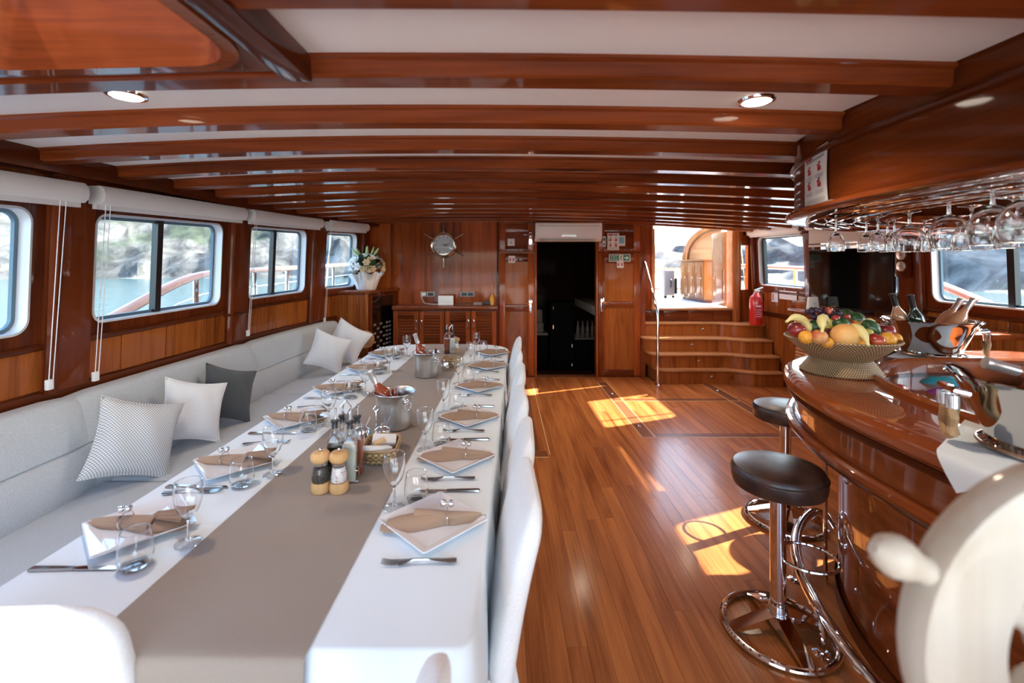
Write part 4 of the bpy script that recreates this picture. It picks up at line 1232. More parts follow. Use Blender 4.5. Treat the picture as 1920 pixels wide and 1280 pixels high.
def build_flowers():
    t = thing('flower_pot', 'white wrapped pot of white and cream flowers on the corner cabinet', 'flowers', (-1.79, 5.92, 1.25))
    MB().lathe([(0.0, 0), (0.105, 0), (0.12, 0.02), (0.145, 0.12), (0.15, 0.17), (0.0, 0.17)], 24).build('pot', 'white_plastic', t)
    def wr(u, v):
        a = u * 2 * PI
        r = lerp(0.112, 0.205, v ** 1.5) + 0.022 * math.sin(a * 9 + v * 3) * v + 0.012 * math.sin(a * 17)
        return (r * math.cos(a), r * math.sin(a), 0.01 + 0.21 * v + 0.02 * math.sin(a * 7) * v)
    MB().sheet(wr, 90, 8).build('wrapping', 'white_paper', t, angle=80)
    rnd = random.Random(11)
    # blossoms: a small cup of five petals
    def blossom(name, mat, R):
        mb = MB()
        for k in range(6):
            a = k * PI / 3
            M = Matrix.Rotation(a, 4, 'Z') @ Matrix.Translation((R * 0.55, 0, R * 0.15)) @ Matrix.Rotation(-0.45, 4, 'Y')
            mb.ball((0, 0, 0), (R * 0.55, R * 0.36, R * 0.10), 7, 5, M=M)
        for k in range(5):
            a = k * 2 * PI / 5 + 0.3
            M = Matrix.Rotation(a, 4, 'Z') @ Matrix.Translation((R * 0.25, 0, R * 0.3)) @ Matrix.Rotation(-1.0, 4, 'Y')
            mb.ball((0, 0, 0), (R * 0.4, R * 0.28, R * 0.10), 7, 5, M=M)
        mb.ball((0, 0, R * 0.25), R * 0.2, 7, 5)
        return mb.mesh(name, mat)
    bw, bc = blossom('white_blossom', 'petal_white', 0.055), blossom('cream_blossom', 'petal_cream', 0.05)
    for k in range(46):
        th = rnd.uniform(0.1, 1.75)
        ph = rnd.uniform(0, 2 * PI)
        d = Vector((math.sin(th) * math.cos(ph), math.sin(th) * math.sin(ph), math.cos(th)))
        p = Vector((d.x * 0.22, d.y * 0.20, 0.29 + d.z * 0.15))
        me = bc if d.x > 0.05 else bw
        if d.z > 0.75: me = bw
        e = d.to_track_quat('Z', 'Y').to_euler()
        put(me.name, me, t, p, e)
    lf = MB()
    lf.sheet(lambda u, v: (0.05 * (v - 0.5) * 2 * math.sin(PI * min(1, u * 1.02)) , 0.02 * math.sin(u * 2), 0.20 * u), 6, 2)
    lme = lf.mesh('leaf', 'leaf_dark')
    lme2 = lf.mesh('leaf', 'leaf_green')
    for k in range(26):
        th = rnd.uniform(0.4, 1.6); ph = rnd.uniform(0, 2 * PI)
        d = Vector((math.sin(th) * math.cos(ph), math.sin(th) * math.sin(ph), math.cos(th)))
        put('leaf', lme if k % 2 else lme2, t, (d.x * 0.09, d.y * 0.09, 0.26 + d.z * 0.05), (d.to_track_quat('Z', 'Y')).to_euler())
    bud = MB(); bud.lathe([(0.0, 0), (0.012, 0.02), (0.016, 0.06), (0.008, 0.11), (0.0, 0.12)], 8)
    bme = bud.mesh('lily_bud', 'bud_green')
    for dx, dy, a, b in ((-0.05, -0.05, -0.4, 0.35), (0.02, -0.03, 0.05, 0.1), (0.09, -0.02, 0.6, 0.2), (-0.01, 0.05, -0.1, -0.3), (0.05, 0.04, 0.2, -0.2), (-0.09, 0.0, -0.7, 0.1)):
        put('lily_bud', bme, t, (dx, dy, 0.42), (b, a, 0), (1.1, 1.1, 1.3))
build_flowers()

# ------------------------------------------------------------------ right side fittings
def build_right_side():
    t = thing('fire_extinguisher', 'red fire extinguisher standing at the corner beside the stairs', 'extinguisher', (3.40, 6.14, 0.765))
    MB().lathe([(0.0, 0), (0.075, 0.0), (0.082, 0.02), (0.082, 0.33), (0.070, 0.385), (0.035, 0.415), (0.028, 0.44), (0.0, 0.44)], 28).build('cylinder', 'red_paint', t)
    MB().bx(-0.055, 0.04, -0.0845, -0.055, 0.10, 0.28).build('label_print', 'red_print', t)
    for k, z in enumerate((0.12, 0.15, 0.18, 0.21, 0.25)):
        MB().bx(-0.05, 0.02 + 0.008 * (k % 2), -0.086, -0.06, z, z + (0.018 if k == 4 else 0.006)).build('label_text', 'white_paper', t)
    MB().lathe([(0.0, 0.44), (0.024, 0.44), (0.024, 0.475), (0.0, 0.475)], 14).build('valve', 'brass', t)
    MB().tube([(-0.02, 0, 0.47), (0.03, 0.0, 0.49), (0.09, 0.0, 0.505)], 0.010, 8).build('lever', 'chrome', t)
    MB().tube([(0.0, -0.02, 0.455), (0.05, -0.05, 0.45), (0.085, -0.03, 0.40), (0.09, -0.01, 0.20)], 0.010, 8).build('hose', 'black', t)
    MB().lathe([(0.0, 0), (0.018, 0), (0.018, 0.01), (0.0, 0.01)], 14, M=Matrix.Translation((0.02, -0.03, 0.458)) @ Matrix.Rotation(PI / 2, 4, 'X')).build('gauge', 'white_paper', t)
    t = thing('extinguisher_sign', 'small white extinguisher sign on the boards under the stair window', 'sign', (XR - 0.015, 6.02, 1.155))
    MB().bx(-0.004, 0, -0.07, 0.07, -0.07, 0.07).build('board', 'white_paper', t)
    MB().bx(-0.006, -0.004, 0.03, 0.05, -0.05, 0.04).build('print', 'red_print', t)
    MB().bx(-0.004, 0, -0.45, -0.10, -0.02, 0.09).build('card', 'white_paper', t)

    t = thing('sideboard', 'mahogany sideboard with louvred end below the television', 'sideboard', (3.33, 0, 0))
    MB().bx(-0.20, 0.245, 3.05, 4.92, 0.0, 1.06).build('body', 'panel_wood', t)
    MB().bx(-0.235, 0.25, 3.02, 4.97, 1.06, 1.10).build('top', 'bar_wood', t, bevel=0.008)
    for k in range(22):
        z = 0.25 + k * 0.035
        MB().loft([[(-0.16 + 0.36 * q, 4.92, z), (-0.16 + 0.36 * q, 4.945, z + 0.004), (-0.16 + 0.36 * q, 4.945, z + 0.018), (-0.16 + 0.36 * q, 4.92, z + 0.024)] for q in (0, 1)]).build('louvre', 'stair_wood', t)
    for k in range(22):
        z = 0.25 + k * 0.035
        MB().loft([[(-0.20, 4.45 + 0.40 * q, z), (-0.222, 4.45 + 0.40 * q, z + 0.004), (-0.222, 4.45 + 0.40 * q, z + 0.018), (-0.20, 4.45 + 0.40 * q, z + 0.026)] for q in (0, 1)]).build('louvre', 'stair_wood', t)
    for z in (0.72, 0.86):
        MB().tube([(-0.222, 4.90, z), (-0.24, 4.90, z)], 0.016, 10).build('catch', 'chrome', t)
    t = thing('wifi_box', 'small white box standing on the sideboard left of the television', 'router', (3.29, 4.85, 1.10), 0.2)
    MB().loft([[(-0.07, -0.02, 0), (0.07, -0.02, 0), (0.07, 0.02, 0), (-0.07, 0.02, 0)], [(-0.058, -0.012, 0.13), (0.058, -0.012, 0.13), (0.058, 0.012, 0.13), (-0.058, 0.012, 0.13)]]).build('body', 'white_plastic', t, bevel=0.01)
    MB().ball((0.0, -0.021, 0.06), (0.008, 0.003, 0.008), 8, 6).build('button', 'grey_print', t)

    # television
    a, b = Vector((3.38, 5.05, 0)), Vector((3.52, 4.12, 0))
    d = (b - a).normalized(); L = (b - a).length
    nn = Vector((d.y, -d.x, 0))
    if nn.x > 0: nn = -nn
    M = Matrix(((d.x, nn.x, 0, a.x), (d.y, nn.y, 0, a.y), (0, 0, 1, 1.125), (0, 0, 0, 1)))
    t = thing('television', 'large black flat television above the sideboard', 'television', (a.x, a.y, 1.125))
    t.matrix_world = Matrix.Translation((0, 0, 0))
    MB().bx(0, L, -0.035, 0.0, 0.0, 0.61, M=M).build('housing', 'black', t, bevel=0.004)
    MB().bx(0.008, L - 0.008, 0.0, 0.003, 0.012, 0.602, M=M).build('screen', 'gloss_black', t)
    MB().bx(L * 0.4, L * 0.6, -0.03, -0.02, -0.025, 0.02, M=M).build('stand', 'black', t)
    MB().bx(L * 0.25, L * 0.75, -0.06, 0.05, -0.025, -0.013, M=M).build('stand_foot', 'black', t)

    # round gauges on the post
    t = thing('gauge_panel', 'dark red panel with two round silver gauges beside the television', 'gauge panel', (XR - 0.065, 4.03, 1.60))
    MB().bx(-0.012, 0.012, -0.075, 0.075, -0.14, 0.16).build('plate', 'mahogany_dark', t, bevel=0.004)
    for z in (0.055, -0.045):
        g = MB().lathe([(0.0, 0), (0.044, 0), (0.044, 0.012), (0.036, 0.016), (0.0, 0.014)], 22, M=Matrix.Translation((-0.012, 0, z)) @ Matrix.Rotation(-PI / 2, 4, 'Y')).build('gauge', 'silver_foil', t)
        MB().ball((-0.028, 0, z), 0.006, 8, 6).build('centre_pin', 'black', g)
    MB().bx(XR - 0.05, XR - 0.02, 0, 0, 0, 0) if False else None
build_right_side()

# ------------------------------------------------------------------ settee and cushions
def build_settee():
    t = thing('settee', 'long pale grey upholstered settee built along the window wall', 'settee', (0, 0, 0))
    MB().bx(-2.20, -1.46, -0.6, 5.50, 0.0, 0.29).build('base', 'mahogany_dark', t)
    secs = [(-0.6, 0.72), (0.72, 2.28), (2.28, 3.86), (3.86, 5.50)]
    sec2 = [(-0.6, 0.9), (0.9, 2.35), (2.35, 3.95), (3.95, 5.50)]
    for a, b in sec2:
        MB().bx(-2.10, -1.40, a + 0.002, b - 0.002, 0.29, 0.45).build('seat_cushion', 'settee_fabric', t, bevel=0.03, seg=4)
    low = [(-2.215, 0.40), (-2.06, 0.40), (-2.035, 0.44), (-2.022, 0.52), (-2.028, 0.59), (-2.052, 0.648), (-2.088, 0.668), (-2.215, 0.668)]
    up = [(-2.215, 0.66), (-2.078, 0.66), (-2.066, 0.672), (-2.078, 0.75), (-2.098, 0.83), (-2.112, 0.88), (-2.130, 0.902), (-2.158, 0.908), (-2.215, 0.906)]
    for a, b in secs:
        for prof, nm in ((low, 'lumbar_cushion'), (up, 'back_cushion')):
            rings = []
            n = 14
            for k in range(n + 1):
                s = k / n
                u = lerp(a, b, s)
                e = min(s, 1 - s) * (b - a)
                pull = 0.014 * max(0, 1 - e / 0.03) if e < 0.03 else 0.0
                sh = 0.8 * (xl(u) + 2.25)
                rings.append([(x + sh - pull * (1 if x > -2.2 else 0), u, z - (pull * 0.7 if z > 0.85 else 0)) for x, z in prof])
            rings[0] = [(x, y + 0.001, z) for x, y, z in rings[0]]
            MB().loft(rings).build(nm, 'settee_fabric', t, angle=50)
build_settee()

def pillow(name, label, mat, pos, nrm, roll, W=0.22, T=0.075, piping=False):
    t = thing(name, label, 'cushion', (0, 0, 0), 0, 'loose cushions on the settee')
    z = Vector(nrm).normalized()
    y = Vector((0, 0, 1)) - z * z.z
    y.normalize()
    x = y.cross(z)
    R = Matrix((x, y, z)).transposed().to_4x4() @ Matrix.Rotation(roll, 4, 'Z')
    M = Matrix.Identity(4)
    t.matrix_world = Matrix.Translation(Vector(pos) + Vector((0, 0, 0.02))) @ R
    def surf(sg):
        def fn(u, v):
            s, q = 2 * u - 1, 2 * v - 1
            px = W * s * (1 - 0.13 * (1 - q * q) * abs(s) ** 3)
            py = W * q * (1 - 0.13 * (1 - s * s) * abs(q) ** 3)
            h = T * (max(0, 1 - s * s) ** 0.55) * (max(0, 1 - q * q) ** 0.55)
            h += 0.006 * math.sin(7 * s + 3 * q) * (1 - s * s) * (1 - q * q)
            return (px, py, sg * h)
        return fn
    mb = MB(); mb.sheet(surf(1), 20, 20, M=M); mb.sheet(surf(-1), 20, 20, M=M)
    mb.build('cover', mat, t, angle=70)
    pts = []
    f = surf(0)
    for a, b in [(k / 12, 0) for k in range(12)] + [(1, k / 12) for k in range(12)] + [(1 - k / 12, 1) for k in range(12)] + [(0, 1 - k / 12) for k in range(12)]:
        pts.append(M @ Vector(f(a, b)))
    MB().tube(pts, 0.0065 if piping else 0.004, 6, loop=True).build('piping', mat, t)
    return t
pillow('cushion', 'grey and white checked cushion leaning on the settee back', 'pillow_pattern', (-1.895, 2.345, 0.648), (0.85, -0.42, 0.30), -0.36, 0.195, 0.080)
pillow('cushion', 'plain off-white cushion between the checked and the dark grey cushions', 'pillow_white', (-1.91, 2.795, 0.648), (0.85, -0.42, 0.30), -0.32, 0.185, 0.070)
pillow('cushion', 'dark grey cushion leaning on the settee back', 'pillow_grey', (-1.92, 3.17, 0.648), (0.86, -0.40, 0.30), -0.36, 0.185, 0.070)
pillow('cushion', 'white piped cushion in front of another white cushion at settee end', 'pillow_white', (-1.80, 4.66, 0.665), (0.55, -0.78, 0.3), -0.42, 0.185, 0.072, True)
pillow('cushion', 'white piped cushion behind, touching the corner cabinet', 'pillow_white', (-1.76, 5.12, 0.69), (0.35, -0.88, 0.35), -0.55, 0.20, 0.072, True)

# ------------------------------------------------------------------ dining table, cloth, runner
def xrc(y): return lerp(-0.070, 0.045, (y - 1.0) / 3.7)
def xlc(y): return -1.262 + 0.006 * (y - 1.0)
ZT = 0.75
def build_table():
    t = thing('dining_table', 'long dining table hidden under a white cloth', 'table', (-0.63, 2.83, 0))
    MB().bx(-0.58, 0.53, -1.84, 1.80, 0.705, 0.74).build('tabletop', 'mahogany_y', t, bevel=0.01)
    for y in (-1.2, 1.2):
        MB().lathe([(0.0, 0), (0.30, 0.0), (0.30, 0.03), (0.07, 0.07), (0.06, 0.64), (0.16, 0.705), (0.0, 0.705)], 24, c=(0, y, 0)).build('pedestal', 'mahogany_z', t)
    # cloth
    out = []
    def add(p, n): out.append((Vector((p[0], p[1], 0)), Vector((n[0], n[1], 0)).normalized()))
    y0, y1 = 0.955, 4.70
    for k in range(61):
        y = lerp(y0 + 0.03, y1 - 0.30, k / 60); add((xrc(y), y), (1, 0))
    cx, cy = xrc(y1 - 0.30) - 0.34, y1 - 0.30
    for k in range(1, 10):
        a = k / 10 * PI / 2; add((cx + 0.34 * math.cos(a), cy + 0.30 * math.sin(a)), (math.cos(a), math.sin(a)))
    cx2 = xlc(y1) + 0.34
    for k in range(14):
        add((lerp(cx, cx2, k / 13), y1), (0, 1))
    for k in range(1, 10):
        a = PI / 2 + k / 10 * PI / 2; add((cx2 + 0.34 * math.cos(a), cy + 0.30 * math.sin(a)), (math.cos(a), math.sin(a)))
    for k in range(61):
        y = lerp(y1 - 0.30, y0 + 0.03, k / 60); add((xlc(y), y), (-1, 0))
    for k in range(1, 5):
        a = PI + k / 5 * PI / 2; add((xlc(y0) + 0.03 + 0.03 * math.cos(a), y0 + 0.03 + 0.03 * math.sin(a)), (math.cos(a), math.sin(a)))
    for k in range(31):
        add((lerp(xlc(y0) + 0.03, xrc(y0) - 0.03, k / 30), y0), (0, -1))
    for k in range(1, 5):
        a = 1.5 * PI + k / 5 * PI / 2; add((xrc(y0) - 0.03 + 0.03 * math.cos(a), y0 + 0.03 + 0.03 * math.sin(a)), (math.cos(a), math.sin(a)))
    rings = []
    s = 0
    arc = [0]
    for (p, n), (q, m) in zip(out, out[1:]):
        s += (q - p).length; arc.append(s)
    for z, off, amp in ((ZT, -0.006, 0), (ZT - 0.001, 0.0, 0), (ZT - 0.006, 0.006, 0), (0.70, 0.010, 0.003), (0.62, 0.014, 0.010), (0.54, 0.018, 0.016), (0.47, 0.022, 0.020)):
        ring = []
        for (p, n), a in zip(out, arc):
            rp = math.sin(a * 14.0) * 0.6 + math.sin(a * 23.0 + 1.0) * 0.4
            q = p + n * (off + amp * rp)
            ring.append((q.x, q.y, z))
        rings.append(ring)
    mb = MB()
    n = len(out)
    mb.loft(rings, cap=False)
    mb.f.append(list(range(n)))
    c = mb.build('tablecloth', 'cloth_white', None, angle=60)
    tag(c, 'white cloth draped over the long dining table', 'tablecloth')
    # runner
    def rl(y): return lerp(-0.885, -0.815, (y - 1.0) / 3.1)
    def rr(y): return lerp(-0.408, -0.372, (y - 1.0) / 2.5)
    mb = MB()
    path = []
    for k in range(9): path.append((0.925, lerp(0.45, 0.735, k / 8)))
    path += [(0.928, 0.748), (0.936, 0.7515), (0.952, 0.7532)]
    for k in range(1, 90): path.append((lerp(0.952, 4.69, k / 89), 0.7532))
    def fn(u, v):
        i = u * (len(path) - 1); k = min(int(i), len(path) - 2); f = i - k
        y, z = lerp(path[k][0], path[k + 1][0], f), lerp(path[k][1], path[k + 1][1], f)
        x = lerp(rl(max(y, 1.0)), rr(max(y, 1.0)), v)
        w = 0.0
        if z > 0.75:
            w = 0.0012 * noise.noise(Vector((x * 5, y * 3, 0))) + 0.0008 * math.exp(-((y - 1.17) / 0.012) ** 2) + 0.0008 * math.exp(-((y - 2.02) / 0.012) ** 2)
        else:
            y -= 0.006 * math.sin(x * 30) * (0.75 - z) / 0.3
        return (x, y, z + w)
    mb.sheet(fn, len(path) - 1, 14)
    r = mb.build('table_runner', 'runner_brown', None, angle=60)
    tag(r, 'plain brown runner lying down the middle of the white cloth', 'table runner')
build_table()

# ------------------------------------------------------------------ chairs
def make_chair():
    t = thing('dining_chair', '', 'chair', (0, 0, 0), 0, 'white dining chairs')
    MB().bx(-0.23, 0.205, -0.22, 0.22, 0.37, 0.46).build('seat', 'chair_fabric', t, bevel=0.025, seg=3)
    MB().bx(-0.21, 0.19, -0.20, 0.20, 0.31, 0.37).build('seat_frame', 'chair_fabric', t, bevel=0.01)
    rings = []
    for k in range(25):
        s = k / 24
        cx = 0.185 + 0.115 * s - 0.012 * math.sin(PI * s)
        z = 0.345 + 0.56 * s
        hw = 0.225
        th = lerp(0.042, 0.034, s)
        if s > 0.80:
            q = (s - 0.80) / 0.20
            hw *= math.sqrt(max(0.0, 1 - q ** 2.6)) * 0.30 + 0.70 * (1 - 0.25 * q ** 3)
            th *= math.sqrt(max(0.004, 1 - q ** 2.2))
        ring = []
        for p in range(28):
            a = 2 * PI * p / 28
            ca, sa = math.cos(a), math.sin(a)
            e = 0.32
            ring.append((cx + th * math.copysign(abs(ca) ** 0.6, ca), hw * math.copysign(abs(sa) ** e, sa), z))
        rings.append(ring)
    MB().loft(rings).build('backrest', 'chair_fabric', t, angle=50)
    for sx, sy in ((-1, -1), (-1, 1), (1, -1), (1, 1)):
        x = -0.19 if sx < 0 else 0.175
        fx = x if sx < 0 else x + 0.07
        MB().loft([[(fx + a * 0.016, sy * 0.19 + b * 0.016, 0.0) for a, b in ((-1, -1), (1, -1), (1, 1), (-1, 1))],
                   [(x + a * 0.024, sy * 0.185 + b * 0.024, 0.33) for a, b in ((-1, -1), (1, -1), (1, 1), (-1, 1))]]).build('leg', 'chair_fabric', t, bevel=0.003, seg=1)
    return t
SET_Y = [1.395, 1.865, 2.375, 2.97, 3.59, 4.15]
ORD = ['first', 'second', 'third', 'fourth', 'fifth', 'sixth']
chair0 = make_chair()
def place_chair(i, loc, rz, label):
    o = chair0 if i == 0 else copy_tree(chair0)
    o.location = loc; o.rotation_euler = (0, 0, rz)
    o['label'] = label
for i, y in enumerate(SET_Y):
    place_chair(i, (-0.215 + 0.55 * (xrc(y) + 0.06) + (0.01 if i % 2 else 0), y + 0.01 * (-1) ** i, 0), 0.03 * (-1) ** i,
                'white upholstered dining chair, %s along the open side from runner\'s hanging end' % ORD[i])
place_chair(7, (-0.985, 1.165, 0), -PI / 2 + 0.04, 'white dining chair at the table end below the runner, settee side')
place_chair(8, (-0.40, 0.60, 0), 0.02, 'white dining chair standing past the table corner beyond the first chair')

# ------------------------------------------------------------------ place settings
def sqring(h, r, z, m=3):
    return [(x, y, z) for x, y in rrect(-h, h, -h, h, r, m)]
def make_plate():
    mb = MB()
    mb.loft([sqring(0.062, 0.006, 0.0), sqring(0.080, 0.008, 0.002), sqring(0.120, 0.008, 0.019), sqring(0.1225, 0.008, 0.021), sqring(0.1215, 0.008, 0.0235),
             sqring(0.117, 0.008, 0.0225), sqring(0.088, 0.008, 0.010), sqring(0.082, 0.006, 0.0085), sqring(0.03, 0.004, 0.008)])
    return mb.build('dinner_plate', 'porcelain', None, angle=28)
def napkin_layer(spec, z0, dx=0.0):
    """a folded layer of cloth: sharp edged, arched across; spec rows are y, half width, arch height, sideways shift"""
    rings = []
    m = 9
    for y, w, h, sh in spec:
        top = []
        for k in range(m):
            q = -1 + 2 * k / (m - 1)
            top.append((0.68 * (sh + dx + w * q), 0.95 * y, z0 + h * (1 - q * q) + 0.003))
        bot = [(x, yy, z - 0.0035) for x, yy, z in top[::-1]]
        rings.append(top + bot)
    return rings
def make_napkin(fan):
    t = thing('napkin', '', 'napkin', (0, 0, 0))
    base = [(0.165, 0.020, 0.003, -0.02), (0.150, 0.040, 0.008, -0.016), (0.11, 0.058, 0.016, -0.010), (0.06, 0.060, 0.022, -0.006), (0.01, 0.046, 0.024, -0.002), (-0.03, 0.030, 0.022, 0.0), (-0.045, 0.025, 0.021, 0.0), (-0.07, 0.030, 0.020, 0.0), (-0.12, 0.020, 0.012, 0.002), (-0.168, 0.002, 0.004, 0.004)]
    MB().loft(napkin_layer(base, 0.0)).build('lower_fold', 'napkin_brown', t, angle=45)
    mid = [(y - 0.004, w * 0.93, h, sh + 0.004) for y, w, h, sh in base[1:]]
    MB().loft(napkin_layer(mid, 0.006)).build('middle_fold', 'napkin_brown', t, angle=45)
    top = [(0.062, 0.040, 0.018, 0.016), (0.060, 0.042, 0.020, 0.016), (0.02, 0.036, 0.019, 0.010), (-0.03, 0.025, 0.016, 0.003), (-0.045, 0.021, 0.014, 0.002), (-0.07, 0.023, 0.012, 0.002), (-0.12, 0.013, 0.008, 0.003), (-0.155, 0.003, 0.003, 0.004)]
    MB().loft(napkin_layer(top, 0.016)).build('top_fold', 'napkin_brown', t, angle=45)
    if fan:
        def zig(u, v):
            k = v * 10
            f = abs((k % 2) - 1)
            return (-0.045 + 0.085 * v * (0.45 + 0.55 * u) + 0.018 * (1 - u), 0.035 + 0.118 * u, 0.030 + 0.013 * f * (0.3 + 0.7 * u) + 0.012 * math.sin(v * PI) * u)
        MB().sheet(zig, 4, 20).build('pleated_end', 'napkin_brown', t, angle=20)
    return t
def make_ring():
    t = thing('napkin_ring', '', 'napkin ring', (0, 0, 0))
    MB().tube([(0.029 * math.cos(k * PI / 10), 0.0, 0.021 + 0.023 * math.sin(k * PI / 10)) for k in range(20)], 0.0018, 6, loop=True).build('hoop', 'chrome', t)
    for dy in (-0.011, 0.012):
        MB().ball((0.004, dy, 0.056 + 0.002 * (dy > 0)), 0.011, 14, 10).build('bead', 'chrome', t)
    return t
def make_wine_glass():
    t = thing('wine_glass', '', 'wine glass', (0, 0, 0))
    MB().lathe([(0.034, 0.0015), (0.02, 0.004), (0.007, 0.0085)], 28, cap=False).build('foot', 'clear_glass', t)
    MB().tube([(0.034 * math.cos(k * PI / 14), 0.034 * math.sin(k * PI / 14), 0.0015) for k in range(28)], 0.0009, 5, loop=True).build('foot_rim', 'glass_lip', t)
    MB().lathe([(0.0, 0.006), (0.0065, 0.0085), (0.0042, 0.02), (0.0040, 0.06), (0.006, 0.0695), (0.0, 0.0695)], 16).build('stem', 'crystal', t)
    MB().lathe([(0.0, 0.070), (0.006, 0.071), (0.014, 0.078), (0.026, 0.095), (0.034, 0.118), (0.0375, 0.142), (0.0368, 0.162), (0.0345, 0.178), (0.0335, 0.178), (0.0357, 0.162), (0.0364, 0.142), (0.0328, 0.1185), (0.0248, 0.0965), (0.013, 0.081), (0.0, 0.077)], 32).build('bowl', 'crystal', t)
    MB().tube([(0.0345 * math.cos(k * PI / 14), 0.0345 * math.sin(k * PI / 14), 0.178) for k in range(28)], 0.0010, 5, loop=True).build('lip', 'glass_lip', t)
    return t
def make_tumbler():
    t = thing('tumbler', '', 'tumbler', (0, 0, 0))
    MB().lathe([(0.0, 0.001), (0.027, 0.001), (0.034, 0.008), (0.041, 0.030), (0.0405, 0.050), (0.037, 0.075), (0.033, 0.096), (0.0318, 0.096), (0.0357, 0.075), (0.0392, 0.050), (0.0396, 0.030), (0.032, 0.012), (0.025, 0.008), (0.0, 0.007)], 32).build('wall', 'crystal', t)
    MB().tube([(0.033 * math.cos(k * PI / 14), 0.033 * math.sin(k * PI / 14), 0.096) for k in range(28)], 0.0010, 5, loop=True).build('lip', 'glass_lip', t)
    return t
def make_fork():
    t = thing('fork', '', 'fork', (0, 0, 0))
    spec = [(-0.100, 0.0085, 0.006), (-0.092, 0.0105, 0.006), (-0.06, 0.0075, 0.007), (-0.02, 0.0035, 0.011), (0.015, 0.0030, 0.011), (0.030, 0.006, 0.008), (0.042, 0.0115, 0.005), (0.055, 0.0125, 0.0035)]
    MB().loft([[(-w, y, z), (w, y, z), (w * 0.8, y, z + 0.0022), (-w * 0.8, y, z + 0.0022)] for y, w, z in spec]).build('handle', 'brushed_chrome', t, angle=60)
    for k in range(4):
        x = -0.0105 + 0.007 * k
        MB().loft([[(x * s - 0.0019 * q, y, z), (x * s + 0.0019 * q, y, z), (x * s + 0.0015 * q, y, z + 0.0018), (x * s - 0.0015 * q, y, z + 0.0018)] for y, z, s, q in ((0.052, 0.0035, 1, 1), (0.075, 0.003, 1.0, 1), (0.092, 0.006, 0.95, 0.8), (0.101, 0.009, 0.92, 0.4))]).build('tine', 'brushed_chrome', t)
    return t
def make_knife():
    t = thing('knife', '', 'knife', (0, 0, 0))
    MB().loft([[(-w, y, 0.001), (w, y, 0.001), (w * 0.8, y, 0.001 + h), (-w * 0.8, y, 0.001 + h)] for y, w, h in ((-0.112, 0.0075, 0.004), (-0.105, 0.009, 0.006), (-0.04, 0.0075, 0.006), (0.0, 0.0055, 0.006), (0.006, 0.007, 0.005))]).build('handle', 'brushed_chrome', t, angle=60)
    MB().loft([[(a, y, 0.003), (b, y, 0.003), (b, y, 0.0045), (a, y, 0.0045)] for y, a, b in ((0.004, -0.006, 0.005), (0.02, -0.009, 0.006), (0.08, -0.010, 0.006), (0.105, -0.006, 0.006), (0.116, 0.003, 0.006))]).build('blade', 'chrome', t)
    return t
plain('brushed_chrome', (0.42, 0.40, 0.38), 0.16, metal=1.0)
PX_R = [-0.218, -0.199, -0.185, -0.165, -0.127, -0.112]
PY_R = [1.404, 1.885, 2.385, 2.997, 3.616, 4.16]
PX_L = [-1.108, -1.082, -1.080, -1.070, -1.065, -1.062]
PY_L = [1.383, 1.83, 2.36, 2.94, 3.54, 4.12]
protos = {}
def inst(kind, maker, *a):
    if kind not in protos:
        protos[kind] = maker(*a)
        return protos[kind]
    return copy_tree(protos[kind])
rs = random.Random(5)
ZP = ZT + 0.0015
for sidename, xs, ys, rz in (('open side', PX_R, PY_R, PI / 2), ('settee side', PX_L, PY_L, -PI / 2)):
    right = rz > 0
    for i in range(6):
        c = Vector((xs[i], ys[i], ZP))
        Rm = Matrix.Rotation(rz, 4, 'Z')
        where = 'at the %s setting from the runner\'s hanging end, %s' % (ORD[i], sidename)
        def set_item(o, lx, ly, lz, extra, label, cat, group):
            p = c + (Rm @ Vector((lx, ly, lz)))
            o.location = p
            o.rotation_euler = (0, 0, rz + extra)
            tag(o, label + ' ' + where, cat, group)
        p = inst('plate', make_plate)
        set_item(p, 0, 0, 0, PI / 4 + rs.uniform(-0.03, 0.03), 'square white plate', 'plate', 'dinner plates')
        nk = inst('napkinR' if right else 'napkinL', make_napkin, not right)
        r1 = rs.uniform(-0.08, 0.08) + (0.06 if right else -0.10)
        set_item(nk, 0.0, 0.0, 0.0095, r1, 'brown folded napkin', 'napkin', 'folded napkins')
        rg = inst('ring', make_ring)
        set_item(rg, 0.0 + 0.045 * math.sin(r1), -0.043, 0.0085, r1, 'two-ball silver napkin ring', 'napkin ring', 'napkin rings')
        g = inst('wine', make_wine_glass)
        if right: set_item(g, 0.095 + rs.uniform(-0.01, 0.01), 0.145, 0.0022, 0, 'clear wine glass', 'wine glass', 'table wine glasses')
        else: set_item(g, 0.075 + rs.uniform(-0.02, 0.02), 0.195, 0.0, 0, 'clear wine glass', 'wine glass', 'table wine glasses')
        u = inst('tumbler', make_tumbler)
        if right: set_item(u, 0.152, 0.082, 0.0, 0, 'clear tumbler', 'tumbler', 'table tumblers')
        else: set_item(u, 0.155 + rs.uniform(-0.015, 0.015), 0.125, 0.0, 0, 'clear tumbler', 'tumbler', 'table tumblers')
        f = inst('fork', make_fork)
        set_item(f, -0.178 if right else -0.225, 0.01, 0.0, rs.uniform(-0.05, 0.05) + (0 if right else 0.12), 'steel fork', 'fork', 'forks')
        kf = inst('knife', make_knife)
        set_item(kf, 0.215 if right else 0.182, -0.02 if right else -0.03, 0.0, rs.uniform(-0.04, 0.04), 'steel table knife', 'knife', 'knives')

